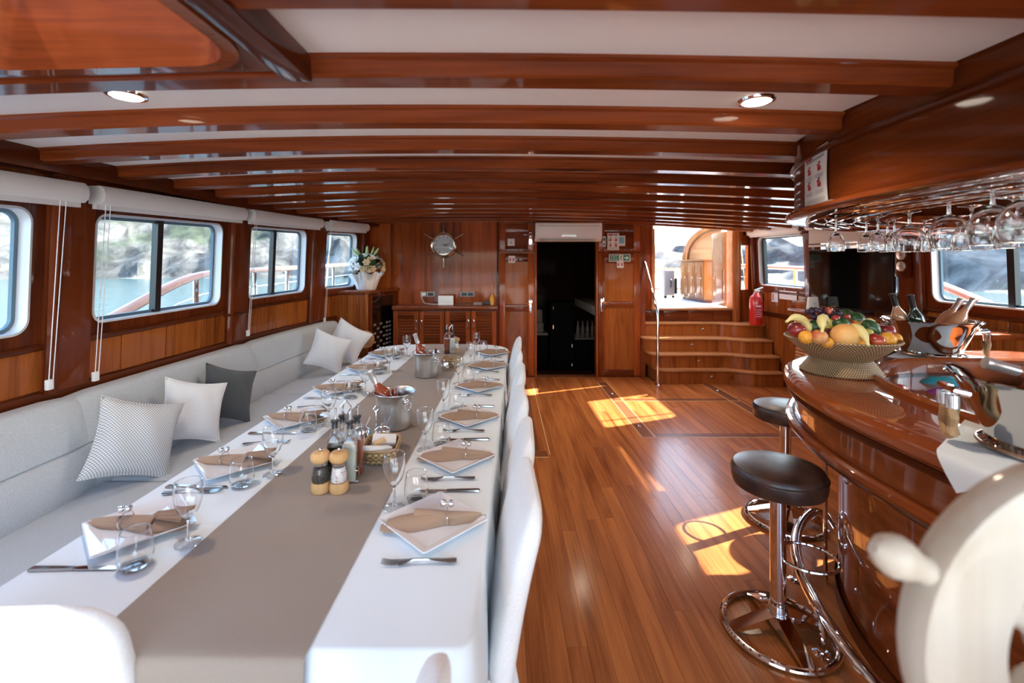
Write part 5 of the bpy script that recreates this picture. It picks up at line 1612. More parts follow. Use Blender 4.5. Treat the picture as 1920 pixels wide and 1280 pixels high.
# ------------------------------------------------------------------ bottles, buckets and condiments on the table
ZR = ZT + 0.0042
def bottle(name, label, M, body, foil, lab=True, cat='bottle', group=None, s=1.0):
    t = thing(name, label, cat, (0, 0, 0), 0, group)
    t.matrix_world = M
    MB().lathe([(0.0, 0.0), (0.034 * s, 0.0), (0.0375 * s, 0.006), (0.0375 * s, 0.165), (0.034 * s, 0.185), (0.019 * s, 0.215), (0.0145 * s, 0.235), (0.0145 * s, 0.245)], 24).build('glass_body', body, t)
    MB().lathe([(0.0152 * s, 0.232), (0.0155 * s, 0.29), (0.0175 * s, 0.293), (0.0175 * s, 0.305), (0.0, 0.306)], 20).build('neck_foil', foil, t)
    if lab:
        MB().lathe([(0.0382 * s, 0.055), (0.0382 * s, 0.135)], 24, cap=False).build('paper_label', 'white_paper', t)
    return t
def tiltM(p, d, spin=0.0):
    q = Vector(d).normalized().to_track_quat('Z', 'Y')
    return Matrix.Translation(p) @ q.to_matrix().to_4x4() @ Matrix.Rotation(spin, 4, 'Z')
def steel_bucket(label, x, y, rz):
    t = thing('wine_bucket', label, 'wine bucket', (x, y, ZR), rz, 'steel wine buckets on the table')
    MB().lathe([(0.0, 0.0), (0.078, 0.0), (0.083, 0.006), (0.0875, 0.12), (0.090, 0.155), (0.100, 0.172), (0.104, 0.174), (0.103, 0.177), (0.098, 0.175), (0.088, 0.157), (0.085, 0.12), (0.080, 0.01), (0.0, 0.01)], 36).build('pail', 'brushed_steel', t)
    for s in (-1, 1):
        k = MB(); k.ball((s * 0.093, 0, 0.138), (0.010, 0.016, 0.016), 12, 8)
        kn = k.build('knob', 'chrome', t)
        MB().tube([(s * 0.104, 0.019 * math.cos(a * PI / 8), 0.120 + 0.019 * math.sin(a * PI / 8)) for a in range(16)], 0.003, 6, loop=True).build('ring_handle', 'chrome', kn)
    return t
steel_bucket('steel wine bucket standing near the wooden pepper mill', -0.545, 2.27, -0.7)
bottle('wine_bottle', 'rosé bottle with silver neck leaning in the bucket near the mills', tiltM((-0.525, 2.29, ZR + 0.012), (-0.35, -0.05, 0.62)), 'rose_wine', 'silver_foil', group='bottles in the table buckets')
bottle('wine_bottle', 'second rosé bottle lying lower in the bucket near the mills', tiltM((-0.515, 2.255, ZR + 0.012), (-0.12, 0.20, 0.40), 0.5), 'rose_wine', 'rose_wine', group='bottles in the table buckets', s=0.8).scale = (1, 1, 0.6)
steel_bucket('steel wine bucket standing near the far cruet stand', -0.565, 3.32, -0.6)
bottle('wine_bottle', 'rosé bottle with pale neck and label leaning in the far bucket', tiltM((-0.555, 3.32, ZR + 0.02), (-0.20, -0.02, 0.62), 2.2), 'rose_wine', 'silver_foil', group='bottles in the table buckets')
bottle('wine_bottle', 'second rosé bottle low in the far bucket', tiltM((-0.525, 3.35, ZR + 0.012), (0.05, 0.05, 0.40), 0.5), 'rose_wine', 'rose_wine', lab=False, group='bottles in the table buckets', s=0.7).scale = (1, 1, 0.6)

def mill(label, x, y, fill):
    t = thing('pepper_mill', label, 'mill', (x, y, ZR), 0, 'grinding mills')
    MB().lathe([(0.0, 0.0), (0.030, 0.0), (0.0325, 0.004), (0.0335, 0.018), (0.031, 0.036), (0.0, 0.037)], 28).build('wooden_base', 'pale_wood', t)
    MB().lathe([(0.0295, 0.036), (0.0312, 0.05), (0.027, 0.075), (0.0235, 0.090), (0.0245, 0.105)], 28, cap=False).build('glass_body', 'bottle_glass', t)
    MB().lathe([(0.0, 0.038), (0.0272, 0.038), (0.0285, 0.05), (0.0245, 0.075), (0.0215, 0.088), (0.0, 0.089)], 24).build('contents', fill, t)
    MB().lathe([(0.0, 0.095), (0.025, 0.095), (0.026, 0.103), (0.0, 0.104)], 24).build('collar', 'chrome', t)
    MB().lathe([(0.0, 0.102), (0.022, 0.103), (0.031, 0.110), (0.0345, 0.120), (0.033, 0.131), (0.026, 0.139), (0.012, 0.142), (0.0, 0.142)], 28).build('wooden_cap', 'pale_wood', t)
    MB().ball((0, 0, 0.147), 0.0055, 12, 8).build('top_knob', 'chrome', t)
mill('wooden mill filled with black peppercorns', -0.652, 1.617, 'peppercorns')
mill('wooden mill filled with pink salt', -0.586, 1.617, 'pink_salt')

def cruet_bottle(label, x, y, liquid, fill):
    t = thing('oil_bottle', label, 'bottle', (x, y, ZR + 0.004), 0.12, 'pouring bottles in the racks')
    def sq(h, z, r=None): return [(a, b, z) for a, b in rrect(-h, h, -h, h, r if r else h * 0.35, 4)]
    MB().loft([sq(0.024, 0.0), sq(0.0265, 0.004), sq(0.0265, 0.135), sq(0.024, 0.152, 0.012), sq(0.0155, 0.172, 0.014), sq(0.0130, 0.182, 0.0125), sq(0.0130, 0.208, 0.0125)], cap=False).build('glass_body', 'bottle_glass', t, angle=60)
    MB().loft([sq(0.0235, 0.003), sq(0.0245, 0.005), sq(0.0245, fill), sq(0.0245, fill + 0.0005)]).build('liquid', liquid, t, angle=60)
    MB().lathe([(0.0, 0.190), (0.0115, 0.190), (0.0115, 0.210), (0.0155, 0.213), (0.0155, 0.219), (0.0, 0.220)], 18).build('stopper', 'black', t)
    MB().tube([(0, 0, 0.215), (0, 0, 0.24), (0.003, 0.0, 0.262)], 0.0045, 8).build('pourer', 'chrome', t)
def cruet_rack(label, x, y, w=0.058):
    t = thing('cruet_rack', label, 'rack', (x, y, ZR), 0.12)
    for z in (0.006, 0.045, 0.060):
        MB().tube([(-w, -w, z), (w, -w, z), (w, w, z), (-w, w, z)], 0.0018, 6, loop=True).build('wire', 'chrome', t)
    for a, b in ((-w, -w), (w, -w), (w, w), (-w, w)):
        MB().tube([(a, b, 0.0), (a, b, 0.062)], 0.0022, 6).build('corner_wire', 'chrome', t)
    MB().tube([(-0.003, 0, 0.006), (-0.003, 0, 0.235), (-0.020, 0, 0.265), (0.0, 0, 0.29), (0.020, 0, 0.265), (0.003, 0, 0.235), (0.003, 0, 0.006)], 0.002, 6).build('handle', 'chrome', t)
cx, cy = -0.600, 1.727
cruet_rack('wire rack holding four pouring bottles behind the mills', cx, cy)
cruet_bottle('square bottle of dark vinegar behind the pepper mill', cx - 0.033, cy - 0.024, 'dark_liquid', 0.125)
cruet_bottle('square bottle of amber oil behind the dark vinegar', cx - 0.025, cy + 0.034, 'amber_liquid', 0.105)
cruet_bottle('square bottle of pale lemon juice behind the salt mill', cx + 0.027, cy - 0.032, 'pale_liquid', 0.135)
cruet_bottle('square bottle of reddish sauce beside the woven basket', cx + 0.034, cy + 0.026, 'red_liquid', 0.135)
fx, fy2 = -0.50, 4.18
cruet_rack('wire rack holding two pouring bottles at the far table end', fx, fy2, 0.05)
cruet_bottle('square bottle of red vinegar in the far rack', fx - 0.027, fy2, 'red_liquid', 0.135)
cruet_bottle('square bottle of cloudy dressing in the far rack', fx + 0.028, fy2 - 0.01, 'pale_liquid', 0.135)

def basket(label, x, y, rz):
    t = thing('bread_basket', label, 'basket', (x, y, ZR), rz, 'woven baskets')
    def oc(w, d, z, r): return [(a, b, z) for a, b in rrect(-w, w, -d, d, r, 3)]
    MB().loft([oc(0.055, 0.075, 0.0, 0.03), oc(0.062, 0.085, 0.012, 0.035), oc(0.072, 0.10, 0.058, 0.04), oc(0.066, 0.094, 0.058, 0.036), oc(0.057, 0.078, 0.008, 0.03)]).build('woven_wall', 'basket_weave', t, angle=40)
    MB().tube([(a, b, z) for a, b, z in oc(0.070, 0.098, 0.060, 0.038)], 0.005, 6, loop=True).build('rim', 'rope', t)
    for k in range(3):
        z = 0.016 + k * 0.014
        f = z / 0.058
        MB().tube([(a, b, zz) for a, b, zz in oc(lerp(0.060, 0.074, f), lerp(0.082, 0.102, f), z, 0.036)], 0.0045, 6, loop=True).build('strand', 'basket_weave', t)
    return t
basket('woven basket of white sachets beside the pouring bottles', -0.513, 1.905, 0.1)
for k, (dx, dy, dz, rx, ry, lb) in enumerate(((0.0, 0.046, 0.052, 0.25, 0.1, 'folded white paper napkin at the back of the woven basket'), (0.0, -0.046, 0.050, -0.2, 0.15, 'folded white paper napkin at the front of the woven basket'))):
    o = MB().box((0, 0, 0), (0.10, 0.066, 0.026)).build('paper_napkin', 'white_paper', None, bevel=0.006)
    o.location = (-0.513 + dx, 1.905 + dy, ZR + dz); o.rotation_euler = (rx, ry, 0.2 + 0.3 * k)
    tag(o, lb, 'napkin')
o = MB().box((0, 0, 0), (0.05, 0.03, 0.012)).build('sugar_sachet', 'inlay', None, bevel=0.003)
o.location = (-0.52, 1.90, ZR + 0.066); o.rotation_euler = (0.1, -0.2, 0.5); tag(o, 'small tan and silver sachet lying in the woven basket', 'sachet')
def jar(label, x, y, s=1.0):
    t = thing('condiment_jar', label, 'jar', (x, y, ZR), 0.3, 'chrome condiment jars')
    MB().lathe([(0.0, 0), (0.028 * s, 0), (0.036 * s, 0.012), (0.038 * s, 0.035), (0.034 * s, 0.052), (0.0, 0.053)], 24).build('bowl', 'chrome', t)
    MB().lathe([(0.036 * s, 0.052), (0.033 * s, 0.064), (0.018 * s, 0.074), (0.004, 0.077), (0.004, 0.084), (0.007, 0.088), (0.0, 0.092)], 24).build('lid', 'chrome', t)
    MB().tube([(0.010, 0.0, 0.06), (0.03, 0.0, 0.105), (0.034, 0.0, 0.115)], 0.0025, 6).build('spoon_handle', 'chrome', t)
jar('chrome lidded jar just behind the woven basket, bottle side', -0.640, 2.055)
jar('chrome lidded jar just behind the woven basket, glass side', -0.550, 2.055)
MBs = thing('condiment_caddy', 'chrome carrying handle between the two lidded jars', 'caddy', (-0.595, 2.115, ZR))
MB().tube([(0, 0, 0), (0, 0, 0.12), (-0.012, 0, 0.135), (0, 0, 0.15), (0.012, 0, 0.135), (0.0, 0, 0.12)], 0.003, 6).build('handle', 'chrome', MBs)
MB().bx(-0.08, 0.08, -0.02, 0.02, 0.0, 0.004).build('foot_plate', 'chrome', MBs)
jar('chrome lidded jar beside the far wine bucket', -0.455, 3.50, 0.9)
basket('woven basket between the far bucket and the far cruet rack', -0.425, 3.66, 0.0)
mill('wooden mill behind the two bottles at the far table end', -0.445, 4.22, 'pink_salt')

# ------------------------------------------------------------------ bar counter
def bp(d):
    return bar_path(1.0 + d, 1.25 + d, 0.25 - d, 3.2 + d)
def ip(d):
    return bar_path(0.66 + d, 0.86 + d, 0.62 - d, 2.92 + d)
def R3(p, z): return [(x, y, z) for x, y in p]
def build_bar():
    t = thing('bar_counter', 'curved glossy mahogany bar counter with an open well', 'bar counter', (0, 0, 0))
    MB().loft([R3(bp(-0.02), 0.985), R3(bp(0.004), 0.990), R3(bp(0.016), 1.004), R3(bp(0.018), 1.020), R3(bp(0.012), 1.038), R3(bp(-0.008), 1.048), R3(bp(-0.05), 1.050),
               R3(ip(0.035), 1.050), R3(ip(0.034), 1.062), R3(ip(0.024), 1.074), R3(ip(0.010), 1.074), R3(ip(0.0), 1.064), R3(ip(0.0), 0.985)], loop=True).build('counter_top', 'bar_wood', t, angle=30)
    MB().loft([R3(bp(-0.03), 0.84), R3(bp(-0.03), 0.99)]).build('fascia', 'bar_wood', t)
    MB().tube(R3(bp(-0.012), 0.972), 0.016, 8, loop=True).build('cove_moulding', 'mahogany_dark', t)
    MB().tube(R3(bp(-0.014), 0.832), 0.022, 10, loop=True).build('lower_moulding', 'bar_wood', t)
    MB().tube(R3(bp(-0.028), 0.800), 0.012, 8, loop=True).build('lower_bead', 'mahogany_dark', t)
    MB().loft([R3(bp(-0.21), 0.0), R3(bp(-0.21), 0.83)]).build('body', 'bar_wood', t)
    MB().loft([R3(bp(-0.195), 0.0), R3(bp(-0.195), 0.07)], cap=False).build('kick_plate', 'mahogany_dark', t)
    pts = []
    for k in range(12): pts.append((2.2 - 0.965, lerp(0.3, 1.5, k / 12), 0.165))
    for k in range(26):
        a = k / 25 * math.radians(63); pts.append((2.2 - 0.965 * math.cos(a), 1.5 + 1.215 * math.sin(a), 0.165))
    e = pts[-1]
    pts += [(e[0] + 0.05, e[1] - 0.02, 0.150), (e[0] + 0.07, e[1] - 0.05, 0.10)]
    MB().tube(pts, 0.024, 12).build('foot_rail', 'chrome', t)
    for k in (3, 9, 18, 27):
        p = Vector(pts[k])
        b = MB(); b.tube([p, p - Vector((0, 0, 0.165))], 0.011, 8)
        b.lathe([(0.0, 0), (0.034, 0), (0.034, 0.006), (0.014, 0.012), (0.0, 0.012)], 14, c=(p.x, p.y, 0)).build('rail_bracket', 'chrome', t)
    MB().tube([(1.578, 2.235, 0.0), (1.578, 2.235, 0.82)], 0.010, 10).build('corner_tube', 'chrome', t)
    # stainless well
    MB().loft([R3(ip(-0.004), 1.0), R3(ip(-0.004), 0.935), R3(ip(-0.02), 0.93)], cap=False).build('well_lining', 'mahogany_dark', t)
    MB().loft([R3(ip(-0.004), 0.925), R3(ip(-0.004), 0.931)]).build('well_tray', 'mahogany_dark', t)
    return t
build_bar()

def build_canopy():
    t = thing('bar_canopy', 'dark mahogany canopy over the bar with glass racks beneath', 'canopy', (0, 0, 0))
    zt = 2.16
    MB().loft([R3(bp(-0.03), 1.80), R3(bp(-0.03), zt)], cap=False).build('fascia', 'mahogany_dark_y', t)
    MB().loft([R3(bp(-0.06), 1.80), R3(bp(0.0), 1.80), R3(bp(0.012), 1.792), R3(bp(0.012), 1.782), R3(bp(0.0), 1.775), R3(bp(-0.06), 1.772), R3(ip(0.02), 1.772), R3(ip(0.0), 1.78), R3(ip(0.0), 1.81), R3(ip(0.03), 1.82)], loop=True).build('soffit_ring', 'bar_wood', t, angle=30)
    MB().tube(R3(bp(-0.022), 2.012), 0.012, 8, loop=True).build('cornice', 'mahogany_dark', t)
    for d in (-0.09, -0.16, -0.20, -0.27):
        MB().tube(R3(bp(d), 1.758), 0.0045, 6, loop=True).build('glass_rail', 'chrome', t)
    return t
wood('mahogany_dark_y', (0.035, 0.006, 0.002), (0.17, 0.036, 0.008), 'y')
build_canopy()

# poster on the canopy
def build_poster():
    t = thing('safety_poster', 'white life jacket poster with red figures on the bar canopy', 'poster', (0, 0, 0))
    yA, yB2 = 1.955, 1.745
    def P(u, v, d=0.0):          # u along, v up 0..1
        y = lerp(yA, yB2, u)
        x = bar_x(y, 0.97, 1.22)
        nx, ny = -1.0, 0.35
        q = Vector((nx, ny, 0)).normalized()
        z = lerp(1.80, 2.02 + 0.012 * u, v)
        return Vector((x, y, z)) + q * (0.006 + d + 0.006 * math.sin(v * PI) * (u * 0.6 + 0.2))
    MB().sheet(lambda a, b: P(a, b), 8, 8).build('paper', 'white_paper', t)
    def block(u0, u1, v0, v1, mat, name):
        MB().sheet(lambda a, b: P(lerp(u0, u1, a), lerp(v0, v1, b), 0.0015), 3, 3).build(name, mat, t)
    block(0.08, 0.42, 0.895, 0.955, 'red_print', 'title_block'); block(0.08, 0.40, 0.845, 0.885, 'red_print', 'title_block')
    block(0.48, 0.92, 0.90, 0.93, 'black_print', 'title_text')
    for v in (0.80, 0.825): block(0.12, 0.90, v, v + 0.010, 'black_print', 'text_line')
    for u in (0.10, 0.54):
        for v in (0.58, 0.30):
            block(u, u + 0.36, v - 0.055, v - 0.050, 'grey_print', 'frame_line')
            block(u + 0.12, u + 0.25, v, v + 0.075, 'red_print', 'red_figure')
            block(u + 0.10, u + 0.20, v + 0.08, v + 0.125, 'red_print', 'red_figure')
            block(u + 0.15, u + 0.22, v + 0.132, v + 0.158, 'black_print', 'figure_head')
            for q in range(3): block(u, u + 0.34, v - 0.075 - q * 0.018, v - 0.069 - q * 0.018, 'grey_print', 'text_line')
    for q in range(3): block(0.12, 0.92, 0.10 - q * 0.025, 0.108 - q * 0.025, 'grey_print', 'text_line')
build_poster()

# ------------------------------------------------------------------ bar stools
def make_stool():
    t = thing('bar_stool', '', 'stool', (0, 0, 0), 0, 'brown leather bar stools')
    s = MB().lathe([(0.0, 0.615), (0.155, 0.615), (0.172, 0.622), (0.178, 0.640), (0.180, 0.672), (0.1785, 0.690), (0.170, 0.703), (0.14, 0.712), (0.07, 0.717), (0.0, 0.718)], 40).build('seat', 'leather', t)
    MB().tube([(0.1800 * math.cos(k * PI / 20), 0.1800 * math.sin(k * PI / 20), 0.682) for k in range(40)], 0.0032, 6, loop=True).build('piping', 'leather', s)
    MB().lathe([(0.0, 0.05), (0.031, 0.05), (0.031, 0.615), (0.0, 0.615)], 24).build('column', 'chrome', t)
    MB().lathe([(0.0, 0.585), (0.05, 0.60), (0.075, 0.615), (0.0, 0.616)], 24).build('seat_plate', 'chrome', t)
    MB().tube([(0.212 * math.cos(k * PI / 24), 0.212 * math.sin(k * PI / 24), 0.014) for k in range(48)], 0.0125, 10, loop=True).build('base_ring', 'chrome', t)
    MB().lathe([(0.0, 0.03), (0.04, 0.03), (0.042, 0.07), (0.033, 0.12), (0.0, 0.12)], 24).build('collar', 'chrome', t)
    for k in range(4):
        M = Matrix.Rotation(k * PI / 2, 4, 'Z')
        MB().loft([[(0.025, -0.028, 0.03), (0.025, 0.028, 0.03), (0.025, 0.028, 0.085), (0.025, -0.028, 0.085)], [(0.10, -0.028, 0.035), (0.10, 0.028, 0.035), (0.10, 0.028, 0.062), (0.10, -0.028, 0.062)],
                   [(0.206, -0.024, 0.010), (0.206, 0.024, 0.010), (0.206, 0.024, 0.022), (0.206, -0.024, 0.022)]], M=M).build('base_arm', 'chrome', t, angle=20)
    f = MB(); f.tube([(0.125 + 0.115 * math.cos(k * PI / 16), 0.105 * math.sin(k * PI / 16), 0.315 - 0.0 * k) for k in range(32)], 0.0065, 8, loop=True)
    f.build('foot_ring', 'chrome', t)
    return t
st = make_stool()
st.location = (1.165, 1.935, 0); st.rotation_euler = (0, 0, 0.0)
st['label'] = 'round brown leather bar stool at the straight front of the bar'
s2 = copy_tree(st); s2.location = (1.725, 2.79, 0); s2.rotation_euler = (0, 0, 2.7)
s2['label'] = 'round brown leather bar stool at the curved end of the bar'
s3 = copy_tree(st); s3.location = (2.36, 2.82, 0); s3.rotation_euler = (0, 0, 1.2)
s3['label'] = 'brown leather bar stool hidden behind the bar below the ice bowl'

# ------------------------------------------------------------------ hanging glasses
def flute_mesh(t):
    MB().lathe([(0.031, 0.0015), (0.012, 0.006), (0.006, 0.010)], 24, cap=False).build('foot', 'clear_glass', t)
    MB().lathe([(0.0, 0.008), (0.0055, 0.010), (0.004, 0.02), (0.004, 0.055), (0.006, 0.0625), (0.0, 0.0625)], 16).build('stem', 'crystal', t)
    MB().lathe([(0.0, 0.063), (0.006, 0.064), (0.015, 0.070), (0.028, 0.090), (0.034, 0.115), (0.0335, 0.135), (0.032, 0.148), (0.0308, 0.148), (0.0322, 0.135), (0.0327, 0.115), (0.0266, 0.091), (0.0135, 0.073), (0.0, 0.069)], 32).build('bowl', 'crystal', t)
    MB().tube([(0.032 * math.cos(k * PI / 13), 0.032 * math.sin(k * PI / 13), 0.148) for k in range(26)], 0.0012, 5, loop=True).build('lip', 'glass_lip', t)
def balloon_mesh(t):
    MB().lathe([(0.037, 0.0015), (0.014, 0.006), (0.007, 0.010)], 24, cap=False).build('foot', 'clear_glass', t)
    MB().lathe([(0.0, 0.008), (0.0065, 0.010), (0.005, 0.02), (0.005, 0.042), (0.007, 0.0495), (0.0, 0.0495)], 16).build('stem', 'crystal', t)
    MB().lathe([(0.0, 0.050), (0.008, 0.052), (0.020, 0.058), (0.038, 0.074), (0.050, 0.098), (0.054, 0.120), (0.051, 0.140), (0.044, 0.158), (0.0428, 0.158), (0.0496, 0.140), (0.0525, 0.120), (0.0485, 0.099), (0.0367, 0.0755), (0.019, 0.060), (0.0, 0.056)], 36).build('bowl', 'crystal', t)
    MB().tube([(0.044 * math.cos(k * PI / 15), 0.044 * math.sin(k * PI / 15), 0.158) for k in range(30)], 0.0012, 5, loop=True).build('lip', 'glass_lip', t)
def hang(kind, items, name, label, group):
    proto = None
    for k, (px, Y) in enumerate(items):
        x = (px - 945) / F * Y
        if proto is None:
            t = thing(name, label, 'wine glass', (0, 0, 0), 0, group); kind(t); proto = t
        else:
            t = copy_tree(proto)
        n = ['first', 'second', 'third', 'fourth', 'fifth', 'sixth', 'seventh', 'eighth', 'ninth', 'tenth'][k]
        t['label'] = '%s, %s from the poster' % (label, n)
        t.location = (x, Y, 1.768); t.rotation_euler = (PI, 0, 0.3 * k)
hang(flute_mesh, [(1567, 2.02), (1624, 2.10), (1646, 1.96), (1664, 2.12), (1677, 2.02), (1733, 2.10), (1757, 1.98), (1800, 1.93), (1850, 1.80), (1890, 1.72)], 'hanging_wine_glass', 'small clear glass hanging upside down from the canopy rack', 'small glasses on the canopy rack')
hang(balloon_mesh, [(1705, 1.80), (1779, 1.45), (1822, 1.62), (1861, 1.23), (1902, 1.42), (1925, 1.09)], 'hanging_balloon_glass', 'large clear balloon glass hanging upside down from the canopy rack', 'balloon glasses on the canopy rack')

# ------------------------------------------------------------------ ice bowls on the bar
ZB = 1.0505
def cloth_square(name, label, fn, n=20):
    o = MB().sheet(fn, n, n).build(name, 'cloth_white', None, angle=60)
    return tag(o, label, 'cloth')
def ice_bowl(label, x, y, rz, s=1.0, R=0.215):
    t = thing('ice_bowl', label, 'ice bucket', (x, y, ZB + 0.004), rz, 'polished ice bowls on the bar')
    MB().lathe([(0.0, 0.0), (0.135, 0.0), (0.150, 0.006), (0.150, 0.016), (0.135, 0.022), (0.142, 0.05), (0.172, 0.12), (0.196, 0.175), (R, 0.192), (R + 0.004, 0.196), (R, 0.200), (0.198, 0.186), (0.170, 0.125), (0.138, 0.05), (0.125, 0.034), (0.0, 0.032)], 56).build('bowl', 'polished_steel', t)
    MB().tube([(0.149 * math.cos(k * PI / 24), 0.149 * math.sin(k * PI / 24), 0.011) for k in range(48)], 0.006, 6, loop=True).build('foot_bead', 'brass', t)
    for sgn in (-1, 1):
        b = MB(); b.tube([(sgn * 0.196, -0.045, 0.150), (sgn * 0.222, -0.045, 0.155), (sgn * 0.222, 0.045, 0.155), (sgn * 0.196, 0.045, 0.150)], 0.009, 8)
        h = b.build('handle_bar', 'chrome', t)
        for q in (-0.022, 0.022):
            MB().lathe([(0.0, 0), (0.017, 0), (0.017, 0.035), (0.0, 0.035)], 14, c=(sgn * 0.222, q, 0.105)).build('ferrule', 'chrome', h)
        rp = [(sgn * (0.222 + 0.004 * math.sin(k)), -0.022 + 0.012 * math.sin(k * 1.1), 0.105 - 0.012 * k) for k in range(7)] + [(sgn * 0.222, 0.0, 0.022)] + [(sgn * (0.222 - 0.004 * math.sin(k)), 0.022 - 0.012 * math.sin(k * 1.1), 0.033 + 0.012 * k) for k in range(7)]
        MB().tube(rp, 0.0125, 8).build('rope_loop', 'rope', h)
        rp2 = [(sgn * 0.214, 0.020 * math.cos(k * 0.9), 0.10 - 0.010 * k) for k in range(8)]
        MB().tube(rp2, 0.010, 8).build('rope_strand', 'rope', h)
    MB().lathe([(0.0, 0.10), (0.155, 0.10), (0.150, 0.105), (0.0, 0.112)], 30).build('ice_water', 'bottle_glass', t)
    return t
b1 = (2.40, 2.565)
cloth_square('bar_napkin', 'white napkin under the far ice bowl', lambda u, v: (b1[0] + (u - 0.5) * 0.40 * 0.8 - (v - 0.5) * 0.40 * 0.6, b1[1] - 0.05 + (u - 0.5) * 0.24 + (v - 0.5) * 0.32 * 0.8, ZB + 0.0015 + 0.001 * math.sin(9 * u + 5 * v)))
ice_bowl('polished steel ice bowl with bottles standing behind the fruit stand', b1[0], b1[1], -0.75)
bottle('champagne_bottle', 'dark green champagne bottle upright in the far ice bowl', tiltM((b1[0] - 0.045, b1[1] - 0.01, ZB + 0.045), (-0.25, 0.0, 1)), 'green_bottle', 'black', lab=False, group='bottles in the ice bowls')
bottle('wine_bottle', 'pale pink bottle behind the green bottle in the far ice bowl', tiltM((b1[0] - 0.08, b1[1] + 0.05, ZB + 0.05), (-0.26, 0.05, 1)), 'pink_wine', 'black', lab=False, group='bottles in the ice bowls')
bottle('wine_bottle', 'rosé bottle with silver neck slanting right in the far ice bowl', tiltM((b1[0] + 0.05, b1[1] - 0.01, ZB + 0.075), (0.62, 0.0, 0.80)), 'pink_wine', 'silver_foil', lab=False, group='bottles in the ice bowls')
bottle('wine_bottle', 'second rosé bottle with silver neck slanting right in the far ice bowl', tiltM((b1[0] + 0.06, b1[1] + 0.06, ZB + 0.070), (0.60, 0.05, 0.75)), 'pink_wine', 'silver_foil', lab=False, group='bottles in the ice bowls')
b2 = (1.460, 1.20)
ice_bowl('polished steel ice bowl with rope handles on the front of the bar', b2[0], b2[1], 2.75)
bottle('wine_bottle', 'rosé bottle with silver neck lying across the near ice bowl', tiltM((b2[0] + 0.165, b2[1] - 0.02, ZB + 0.150), (-0.88, 0.30, 0.26)), 'red_liquid', 'silver_foil', lab=False, group='bottles in the ice bowls')
def napkin_fn(u, v):
    # lies on the counter under the bowl and hangs over the front edge
    ax, ay = 1.46, 1.14
    s, q = (u - 0.5) * 0.56, (v - 0.5) * 0.50
    x = ax + s * 0.80 - q * 0.60
    y = ay + s * 0.60 + q * 0.80
    edge = 1.188
    if x >= edge:
        return (x, y, ZB + 0.0015 + 0.0008 * math.sin(12 * u + 7 * v))
    over = edge - x
    return (edge - 0.012 * min(1, over / 0.02) - 0.004 * math.sin(over * 30), y + 0.1 * over, ZB + 0.0015 - max(0, over - 0.010) * 0.98)
cloth_square('bar_napkin', 'white napkin under the near ice bowl hanging over the bar edge', napkin_fn, 36)

# bags and packets in the bar well
def bag(label, mat, c, r, rz):
    mb = MB(); mb.ball((0, 0, 0), r, 18, 12)
    mb.v = [p + Vector((0.012 * noise.noise(p * 22), 0.012 * noise.noise(p * 22 + Vector((5, 1, 2))), 0.010 * noise.noise(p * 30))) for p in mb.v]
    o = mb.build('packet', mat, None, angle=70)
    o.location = c; o.rotation_euler = (0, 0, rz)
    tag(o, label, 'packet')
bag('crumpled purple packet in the bar well', 'purple_bag', (1.985, 2.04, 0.970), (0.11, 0.05, 0.042), 0.15)
bag('crumpled teal packet in the bar well', 'teal_bag', (2.14, 2.19, 0.976), (0.13, 0.055, 0.048), -0.1)
bag('crumpled red packet in the bar well', 'red_bag', (1.835, 2.11, 0.968), (0.06, 0.05, 0.038), 0.4)
bag('crumpled black packet in the bar well', 'black', (1.80, 1.97, 0.964), (0.055, 0.045, 0.034), 0.9)
bag('crumpled white packet in the bar well', 'white_paper', (1.765, 1.88, 0.956), (0.035, 0.03, 0.026), 0.3)

def board_fn(u, v):
    return (1.82 + 0.26 * u + 0.05 * v, 1.72 + 0.22 * v - 0.02 * u, 0.934 + 0.02 * math.sin(5 * u + 2) * 0.4 + 0.01)
tag(MB().sheet(board_fn, 8, 8).build('bar_towel', 'cloth_white', None, angle=60), 'pale folded towel lying in the bar well before the packets', 'towel')

